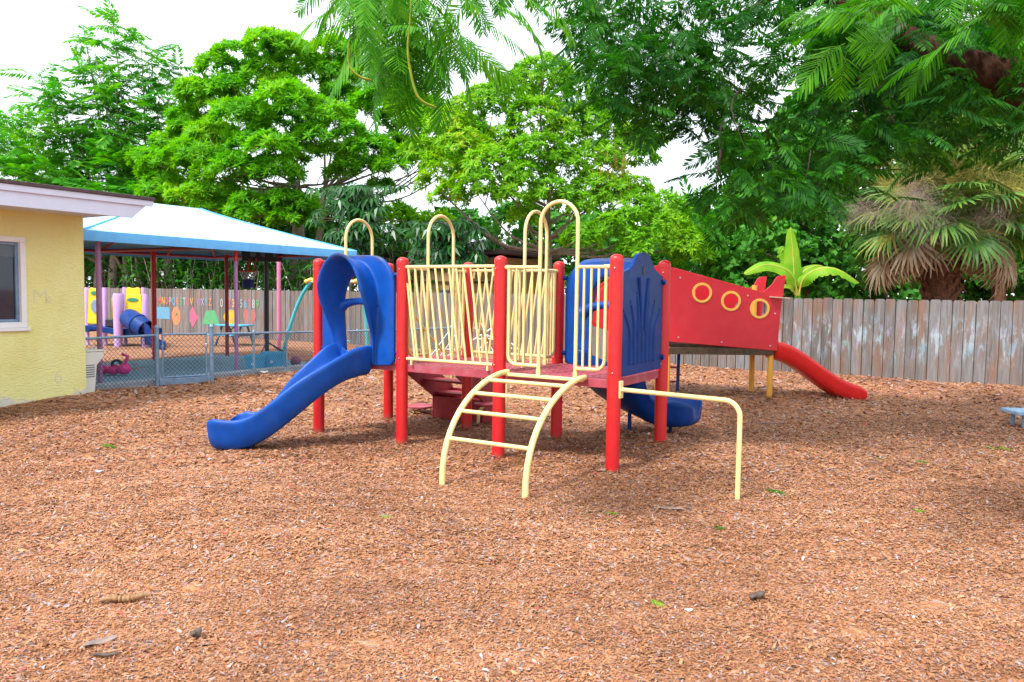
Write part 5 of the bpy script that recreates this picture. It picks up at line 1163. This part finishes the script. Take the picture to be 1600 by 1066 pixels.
# sabal palm
pb = P(1468, 470, 18.6); sp = thing('fan_palm', 'shaggy fan palm with brown dead fronds and yellow flower sprays above the fence', 'palm tree', (pb.x, pb.y, 0))
cz = P(1468, 345, 18.6).z
b = MB(); rows = []
b.lathe([(.34, -.3), (.33, 1.0), (.36, 1.7), (.40, 2.3), (.36, 2.9), (.25, cz)], 22)
for k in range(110):
    a = k*2.4; z = .9+k*.018; rr_ = .36+.04*math.sin(k); b.box((rr_*math.cos(a), rr_*math.sin(a), z), (.03, .16, .26), Matrix.Rotation(a, 3, 'Z') @ Matrix.Rotation(R(28), 3, 'Y') @ Matrix.Rotation(R(20*(1 if k % 2 else -1)), 3, 'X'))
b.build('trunk', bk_palm, sp, 40)
def fan(seed, n=36, droop=.5, gap=.6):
    r = np.random.default_rng(seed); V = []; Q = []
    def quadstrip(p0, p1, p2, s0, s1):
        o = len(V); V.extend([p0, p1-s0, p1+s0, p2]); Q.append([o, o+1, o+3, o+2])
    for k in range(n):
        a = R(-118+236*k/(n-1)+r.uniform(-2, 2)); d = np.array((math.sin(a), math.cos(a), 0)); L = (.98-.22*abs(a)/2.06)*r.uniform(.88, 1.05); s = np.cross(d, (0, 0, 1.)); fold = np.array((0, 0, .05*(1 if k % 2 else -1)))
        cost = np.array((0, .22*math.cos(a), 0)); m1 = cost+d*L*.45+np.array((0, 0, .05-.08*droop)); m2 = cost+d*L*.78+np.array((0, 0, -.22*droop)); tp_ = cost*.8+d*L*(1-.12*droop)+np.array((0, 0, -.60*droop*r.uniform(.6, 1.3)))
        w1, w2 = .032, .018; o = len(V); V.extend([cost*.4, m1-s*w1+fold*.4, m1+s*w1-fold*.4, m2-s*w2, m2+s*w2, tp_-s*.004, tp_+s*.004]); Q += [[o, o+1, o+2, o], [o+1, o+3, o+4, o+2], [o+3, o+5, o+6, o+4]]
    Q = [q if q[0] != q[3] else [q[0], q[1], q[2], q[2]] for q in Q]
    V = np.array(V); pet = np.array([(-.02, -.9, -.0), (.02, -.9, -.0), (.012, .05, 0), (-.012, .05, 0)]); o = len(V); V = np.concatenate([V, pet]); Q.append([o, o+1, o+2, o+3])
    Q = np.array(Q); Q[Q[:, 2] == Q[:, 3], 3] = Q[Q[:, 2] == Q[:, 3], 0]*0+Q[Q[:, 2] == Q[:, 3], 2]
    return V, Q
def tri_fix(V, Q):                                   # degenerate quads become thin real quads
    V = V.copy(); Q = Q.copy()
    for i in np.where(Q[:, 2] == Q[:, 3])[0]:
        o = len(V); V = np.concatenate([V, [V[Q[i, 0]]+np.array((.002, 0, .0))]]); Q[i] = [Q[i, 0], Q[i, 1], Q[i, 2], o]
    return V, Q
FAN = [tri_fix(*fan(k, droop=.18+.14*k)) for k in range(3)]; FAND = [tri_fix(*fan(10+k, n=26, droop=.25+.3*k)) for k in range(2)]
def fans(name, protos, n, e0, e1, mat, s, rad, seed, z0=0):
    r = np.random.default_rng(seed); parts = []
    for k in range(n):
        a = k*2.39996+r.uniform(-.2, .2); e = R(e0+(e1-e0)*((k+.5)/n)+r.uniform(-6, 6)); d = np.array((math.cos(a)*math.cos(e), math.sin(a)*math.cos(e), math.sin(e)))
        pos = np.array((0, 0, cz+z0))+d*np.array((rad, rad, rad*.85)); up = np.array((-math.cos(a)*math.sin(e), -math.sin(a)*math.sin(e), math.cos(e)))
        dd = d+np.array((0, 0, -.45 if e0 > -10 else -.5))+r.normal(0, .12, 3); parts.append(instance(protos[k % len(protos)], pos[None], dd[None], up[None]+r.normal(0, .25, 3), s*r.uniform(.85, 1.15)))
    V, Q = merge(parts); npmesh(name, V, Q, mat, sp)
fans('green_fronds', FAN, 44, -26, 72, lf_palm, 1.12, 1.25, 4)
def deadfans(n, seed):
    r = np.random.default_rng(seed); parts = []
    for k in range(n):
        a = -PI/2+R(34)+(2*PI-R(68))*(k+.5)/n+r.uniform(-.12, .12); e = R(r.uniform(-30, -2)); rad = r.uniform(.85, 1.35); d = np.array((math.cos(a)*math.cos(e), math.sin(a)*math.cos(e), math.sin(e)))
        pos = np.array((0, 0, cz-.35))+d*rad; dd = np.array((math.cos(a)*.55, math.sin(a)*.55, -1.))+r.normal(0, .15, 3); parts.append(instance(FAND[k % 2], pos[None], dd[None], np.array((math.cos(a), math.sin(a), .4))[None]+r.normal(0, .3, 3), r.uniform(.8, 1.1)))
    V, Q = merge(parts); npmesh('dead_fronds', V, Q, lf_dead, sp)
deadfans(30, 5)
def sprays(name, mat, n, seed, zoff, rad, pxs):
    r = np.random.default_rng(seed); parts = []
    kt = (np.array([(-.004, 0, 0), (.004, 0, 0), (.004, 1, -.12), (-.004, 1, -.12)]), np.array([[0, 1, 2, 3]]))
    for (px, py, Y, q) in pxs:
        c = np.array(P(px, py, Y))-np.array((pb.x, pb.y, 0)); m = n; pp = c+r.normal(0, 1, (m, 3))*np.array((q, q*.7, q*.75)); yd = r.normal(0, 1, (m, 3))+np.array((0, 0, zoff)); parts.append(instance(kt, pp, yd, r.normal(0, 1, (m, 3)), r.uniform(.12, .38, m)))
    V, Q = merge(parts); npmesh(name, V, Q, mat, sp)
sprays('flower_sprays', lf_flower, 900, 6, .2, .3, [(1405, 285, 17.5, .26), (1490, 280, 17.4, .34), (1560, 285, 17.2, .36), (1590, 300, 17.1, .3), (1525, 262, 17.6, .26)])
sprays('spent_sprays', lf_spent, 900, 7, -.6, .3, [(1415, 325, 17.2, .30), (1450, 345, 17.0, .28), (1545, 335, 17.0, .28), (1345, 330, 17.4, .22), (1430, 300, 17.3, .2)])
# second, taller fan palm behind it, mostly hidden by the overhanging tree
pc2 = P(1560, 470, 22.5); sp_keep, cz_keep = sp, cz; sp = thing('fan_palm', 'pale fan palm crown half hidden behind the shaggy palm', 'palm tree', (pc2.x, pc2.y, 0)); cz = P(1520, 205, 22.5).z
b = MB(); b.lathe([(.2, -.3), (.17, cz-.3), (.12, cz)], 16); b.build('trunk', bk_palm, sp, 40); fans('green_fronds', FAN, 24, -30, 75, lf_palm, 1.2, 1.1, 14)
sp, cz = sp_keep, cz_keep
# banana plant
bn0 = P(1246, 470, 17.6); ba = thing('banana_plant', 'banana plant with broad lime leaves just behind the fence', 'banana plant', (bn0.x, bn0.y, 0))
b = MB(); b.lathe([(.10, -.2), (.085, 1.2), (.06, 1.9), (.03, 2.2)], 14); b.build('stem', m_toygreen if False else lf_banana, ba, 50)
def banana_leaf(pts, w, tilt, seed, torn=0):
    r = random.Random(seed); pts = smooth_path(pts, 8); n = len(pts); rows = []; b = MB()
    for i, p in enumerate(pts):
        a = pts[max(0, i-1)]; c = pts[min(n-1, i+1)]; t = (c-a).normalized(); s_ = t.cross(Vector(tilt)).normalized(); up = s_.cross(t); q = i/(n-1)
        ww = w*max(.02, math.sin(PI*min(1, q*.93+.07))**.55)*(0 if q < .14 else 1)*(1-.25*q)+.012
        k = ww*(1+(r.uniform(-.3, .1) if torn and q > .2 else r.uniform(-.04, .04))); sag = .35
        rows.append([p-s_*k-up*k*sag*(1.5 if torn else 1), p-s_*k*.5-up*k*.10, p, p+s_*k*.5-up*k*.10, p+s_*k-up*k*sag*(1.5 if torn else 1)])
    b.grid(rows); b.build('leaf', lf_banana, ba, 60)
    b = MB(); b.tube(pts, [.022-.017*i/(n-1) for i in range(n)], 6); b.build('midrib', m_stalk, ba, 60)
m_stalk = pm('banana_stalk', (.45, .42, .06), .5)
def bp2(px, py, dy=0): return P(px, py, 17.5+dy)-Vector((bn0.x, bn0.y, 0))
banana_leaf([bp2(1246, 462), bp2(1242, 440), bp2(1240, 415), bp2(1238, 385), bp2(1235, 356)], .21, (0, -1, .2), 1)
banana_leaf([bp2(1246, 462), bp2(1240, 435, -.1), bp2(1225, 420, -.2), bp2(1195, 414, -.3), bp2(1163, 428, -.4)], .20, (0, -.75, .65), 2)
banana_leaf([bp2(1248, 462), bp2(1256, 435, -.1), bp2(1280, 420, -.3), bp2(1310, 422, -.4), bp2(1342, 442, -.4)], .21, (0, -.6, .8), 3, 1)
banana_leaf([bp2(1246, 462), bp2(1248, 435, .1), bp2(1262, 420, .2), bp2(1285, 416, .4), bp2(1305, 430, .5)], .15, (0, -.6, .8), 4)
banana_leaf([bp2(1245, 462), bp2(1238, 430, .1), bp2(1230, 405, .1), bp2(1224, 390, .1), bp2(1219, 398, .1)], .19, (.3, -1, .3), 5, 1)
banana_leaf([bp2(1243, 462), bp2(1235, 448, -.1), bp2(1222, 446, -.2), bp2(1208, 455, -.2), bp2(1196, 468, -.2)], .08, (0, -.6, .8), 6)

# ------------------------------------------------------------------ overhanging tree with hanging feathery fronds
ob = Vector((9.2, 7.6, 0)); ot = thing('overhanging_tree', 'big feathery leaved tree hanging over the top of the picture from the right', 'tree', ob)
mb = MB(); mb.tube(smooth_path([ob+Vector((0, 0, -.4)), ob+Vector((-.05, 0, 1.2)), ob+Vector((-.2, .1, 2.6)), ob+Vector((-.5, .2, 3.4))], 6), [.42-.008*i for i in range(19)], 14)
LIMBS = [[ob+Vector((-.3, .1, 2.9)), P(1640, 150, 7.6), P(1590, 122, 7.6), P(1510, 100, 7.7), P(1440, 70, 8), P(1330, 10, 8.4), P(1200, -60, 8.8), P(1050, -110, 9)],
         [ob+Vector((-.4, .1, 3.2)), P(1560, -120, 6.5), P(1300, -260, 5.8), P(1000, -330, 5.3), P(720, -230, 4.9), P(650, -60, 4.7)],
         [ob+Vector((-.4, .2, 3.3)), P(1600, 0, 9), P(1480, -60, 9.6), P(1250, -20, 10), P(1130, 40, 9.8)],
         [ob+Vector((-.3, 0, 3.1)), P(1650, -150, 5.0), P(1560, -60, 4.2), P(1480, -20, 3.9)]]
lm = MB()
for L_pts, r0 in zip(LIMBS, (.23, .13, .12, .06)):
    pts = smooth_path(L_pts, 7); n = len(pts); lm.tube(pts, [r0*(1-.80*i/(n-1)) for i in range(n)], 12)
twg = MB(); fr = []; frn = []; frb = []
rr = random.Random(21)
def frond_at(p, d, s, near, flatness=.5):
    (frn if near == 1 else frb if near == 2 else fr).append((p, d, s))
def cluster(px, py, Y, n, rad, s, near, down=.18, out=None, twig=True):
    twig = twig and rr.random() < .35
    c = P(px, py, Y); c0 = c+Vector((rr.uniform(-.2, .3), rr.uniform(-.1, .3), rr.uniform(.25, .6)))*rad*1.5
    if twig: twg.tube(smooth_path([c0+Vector((.3*rad, .2, .5*rad)), c0, c], 3), [.008, .007, .006, .005, .005, .004, .003], 5)
    for k in range(n):
        a = rr.uniform(0, 2*PI); p = c+Vector((rr.gauss(0, .45), rr.gauss(0, .5), rr.gauss(.05, .40)))*rad
        d = Vector((math.cos(a), math.sin(a), -down+rr.gauss(0, .3)))
        if out: d = d*.55+Vector(out)
        frond_at(p, d, s*rr.uniform(.75, 1.2), near)
# right-hand mass (further and darker)
for _ in range(132):
    px = rr.uniform(915, 1680); lim = np.interp(px, [900, 950, 1010, 1060, 1110, 1150, 1200, 1290, 1350, 1450, 1550, 1680], [70, 140, 165, 160, 165, 270, 300, 285, 250, 235, 200, 200])
    py = -70+(lim+70)*rr.random()**.75; cluster(px, py, rr.uniform(7.2, 10.5), 15, .48, .38, 0)
for px, py in ((1130, 290), (1160, 320), (1190, 330), (1230, 310), (1260, 300), (1060, 195), (1000, 190), (960, 170), (930, 90), (910, 50), (1320, 270), (1400, 250), (1460, 240), (1210, 260), (1280, 250), (1150, 270), (1090, 180), (1150, 345)): cluster(px, py-18, rr.uniform(7.5, 9.5), 10, .30, .40, 0)
for _ in range(26): cluster(rr.uniform(1250, 1680), rr.uniform(-40, 190), rr.uniform(9, 11.5), 12, .6, .5, 0)
# foreground bright fronds, top right
for px, py, n in ((1360, 20, 5), (1420, 10, 5), (1480, 20, 4), (1540, -10, 5), (1590, 0, 4), (1330, 60, 3), (1430, 50, 3), (1500, -20, 6), (1400, -30, 5), (1560, -20, 6), (1620, 20, 6), (1300, 10, 3), (1380, -10, 4)): cluster(px, py, rr.uniform(3.9, 4.8), max(2, n-1), .20, .32, 1, down=.15)
# hanging spray at top centre left (near)
for px, py, n in ((560, -20, 8), (600, -20, 9), (640, -10, 9), (690, -20, 9), (740, -20, 7), (790, -30, 6), (830, -40, 5), (580, 20, 8), (620, 30, 10), (660, 40, 10), (700, 30, 7), (640, 80, 9), (600, 65, 6), (670, 90, 7), (560, 10, 6), (700, 70, 4), (630, 110, 5), (655, 120, 4)):
    py -= 14; cluster(px, py, rr.uniform(4.3, 5.2), n+1, .17, .30, 2, down=.35, out=((px-650)/260*.7, 0, -.30))
for px, py, dx, dz in ((560, 20, -1, -.35), (540, 5, -1, -.45), (575, 40, -.8, -.6), (720, 60, .9, -.55), (700, 70, .8, -.7), (745, 25, 1, -.45), (770, 5, 1, -.35), (790, 0, 1, -.5), (810, -10, .9, -.3), (735, 80, .8, -.35), (600, 100, -.5, -1), (640, 120, -.15, -1), (690, 95, .3, -1), (840, -20, .7, -.5)):
    frond_at(P(px, py, 4.6+rr.uniform(-.2, .2)), Vector((dx, rr.uniform(-.3, .3), dz)), .36, 2)
def emit(lst, protos, name, mat):
    P_ = np.array([tuple(a[0]) for a in lst]); D_ = np.array([tuple(a[1]) for a in lst]); S_ = np.array([a[2] for a in lst]); k = len(P_); w_ = RNG.integers(0, len(protos), k)
    Z_ = np.array((0, 0, 1.))+RNG.normal(0, .35, (k, 3))+np.array((0, -.25, 0)); parts = [instance(protos[j], P_[w_ == j], D_[w_ == j], Z_[w_ == j], S_[w_ == j]) for j in range(len(protos)) if (w_ == j).any()]
    V, Q = merge(parts); npmesh(name, V-np.array(tuple(ob)), Q, mat, ot)
emit(fr, FR_P, 'crown', lf_poin); emit(frn, FR_N, 'near_fronds', lf_poin3); emit(frb, FR_N, 'hanging_fronds', lf_poin2)
for q, nm in ((mb, 'trunk'), (lm, 'limb'), (twg, 'twig_sprays')):
    q.v = [tuple(Vector(v)-ob) for v in q.v]; q.build(nm, bk_twig if q is twg else bk_red, ot, 60)
m_pod = pm('seed_pod_green', (.20, .26, .02), .6, spec=.1, var=.2, scale=20); m_podd = pm('seed_pod_dark', (.045, .03, .02), .6)
for pts, mat, lab in (([(642, 0), (640, 40), (637, 75), (641, 110), (650, 145), (662, 160), (682, 168)], m_pod, 'long green seed pod'), ([(545, 65), (544, 95), (552, 112), (566, 122), (580, 125)], m_pod, 'short green seed pod'), ([(1128, 190), (1124, 215), (1126, 240), (1122, 262), (1126, 273)], m_podd, 'dark dry seed pod')):
    Y = 4.0 if mat is m_pod else 7.5; p_ = smooth_path([P(x, y, Y)-ob for x, y in pts], 5); n = len(p_); b = MB(); b.tube(p_, [(.006+.010*min(1, 2.2*i/n))*(1 if i < n-2 else .5)*(Y/4.5) for i in range(n)], 8, flat=.45); b.build('seed_pod', mat, ot, 60, label=lab)
# ------------------------------------------------------------------ litter on the mulch
def sprig(px, py, label, s=.16, rz=0, mat=None, n=2):
    p = G(px, py); t = thing('leaf_sprig', label, 'leaf', (p.x, p.y, gh(p.x, p.y)+.018), rz, 'green sprigs dropped on the mulch')
    r = np.random.default_rng(int(px)); k = n; a = r.uniform(-.6, .6, k); yd = np.stack([np.cos(a), np.sin(a), np.full(k, .12)], 1); V, Q = instance(FR_N[1], np.stack([r.normal(0, .03, k), r.normal(0, .03, k), np.zeros(k)], 1), yd, np.array([[0, 0, 1.]]*k), np.full(k, s)); npmesh('frond', V, Q, mat or lf_poin3, t)
sprig(1188, 769, 'bright green sprig right of the yellow turning bar foot', .22); sprig(592, 809, 'yellowish green sprig left of the arch climber feet', .20, .4, lf_light); sprig(160, 697, 'small green sprig far left in front of the house', .18); sprig(951, 808, 'small green sprig in front of the front right red post', .15, 0, lf_light, 1); sprig(1128, 828, 'small dark green sprig below the turning bar foot', .14, 1.2, lf_poin2, 1)
sprig(1357, 717, 'green sprig below the end of the red slide', .16, 0, lf_light, 1); sprig(1424, 722, 'darker green sprig on the right side below the fence', .2); sprig(1022, 951, 'green sprig low in the foreground left of the dark leaf', .13, 0, lf_light, 1); sprig(1545, 705, 'pale green sprig near the low bench', .2, .2, lf_light); sprig(1425, 792, 'slim green sprig on the right foreground mulch', .16, .1, lf_light, 1); sprig(1285, 648, 'slim pale sprig just below the red slide', .2, 0, lf_light, 1)
def lump(name, label, cat, px, py, L, w, h, mat, rz=0, ribs=0, curl=0, group=None):
    p = G(px, py); b = MB(); n = 26; pts = []; rs = []
    for i in range(n+1):
        q = i/n; pts.append(Vector((L*(q-.5), curl*math.sin(PI*q), h*.75+.2*h*math.sin(q*9)))); rs.append(w/2*(math.sin(PI*min(1, max(.04, q)))**.5)*(1-.35*(q > .93))*(1+(.22*math.sin(q*ribs*2*PI) if ribs else .08*math.sin(q*17))))
    b.tube(pts, rs, 12, flat=h/w); o = b.build(name, mat, None, 60); o.location = (p.x, p.y, gh(p.x, p.y)+.002); o.rotation_euler.z = rz; return tag(o, label, cat, group)
m_straw = pm('straw_brown', (.27, .14, .06), .7, var=.35, scale=30); m_dk = pm('dark_litter', (.085, .055, .045), .7, var=.4, scale=30); m_gl = pm('grey_litter', (.22, .16, .14), .8, var=.4, scale=25)
lump('curled_husk', 'curled ribbed straw coloured husk lying in the left foreground', 'husk', 196, 939, .25, .045, .036, m_straw, .32, 11, .015)
lump('dry_pod', 'flat dark dry pod lying in front of the front right red post', 'seed pod', 1046, 796, .25, .045, .014, m_gl, -.12, 0, .02)
lump('dead_leaf', 'curled dark dead leaf in the right foreground', 'leaf', 1184, 944, .12, .05, .03, m_dk, .6, 0, .012)
lump('bark_piece', 'dark grey bark piece in the left foreground', 'bark', 306, 993, .06, .05, .03, m_dk, 1.2)
lump('flat_chip', 'large flat brown wood chip left of the dark bark piece', 'wood chip', 158, 1004, .15, .06, .014, m_gl, .7)
lump('dark_stick', 'thin dark stick below the large flat chip', 'stick', 165, 1025, .13, .018, .016, m_dk, .12)
lump('dry_twig', 'dark twig lying beside the ochre plane posts', 'twig', 1197, 610, .35, .03, .02, m_dk, -.05)
lump('dry_twig', 'long thin twig on the mulch beyond the turning bar', 'twig', 1198, 667, .45, .025, .018, m_gl, -.02)
lump('dark_chip', 'dark bark chip under the right tower', 'bark', 988, 693, .20, .05, .02, m_dk, -.3)
m_pale = pm('pale_chip', (.60, .60, .62), .7)
lump('pale_chip', 'whitish wood chip in the middle right foreground', 'wood chip', 1076, 959, .045, .028, .012, m_pale, .1); lump('pale_chip', 'pale lilac scrap on the mulch at far left', 'scrap', 155, 742, .07, .04, .02, pm('lilac_scrap', (.45, .45, .68), .6), .1); lump('pale_chip', 'pale scrap beside the foot of the gate fence', 'scrap', 413, 586, .16, .10, .05, m_pale, .1)
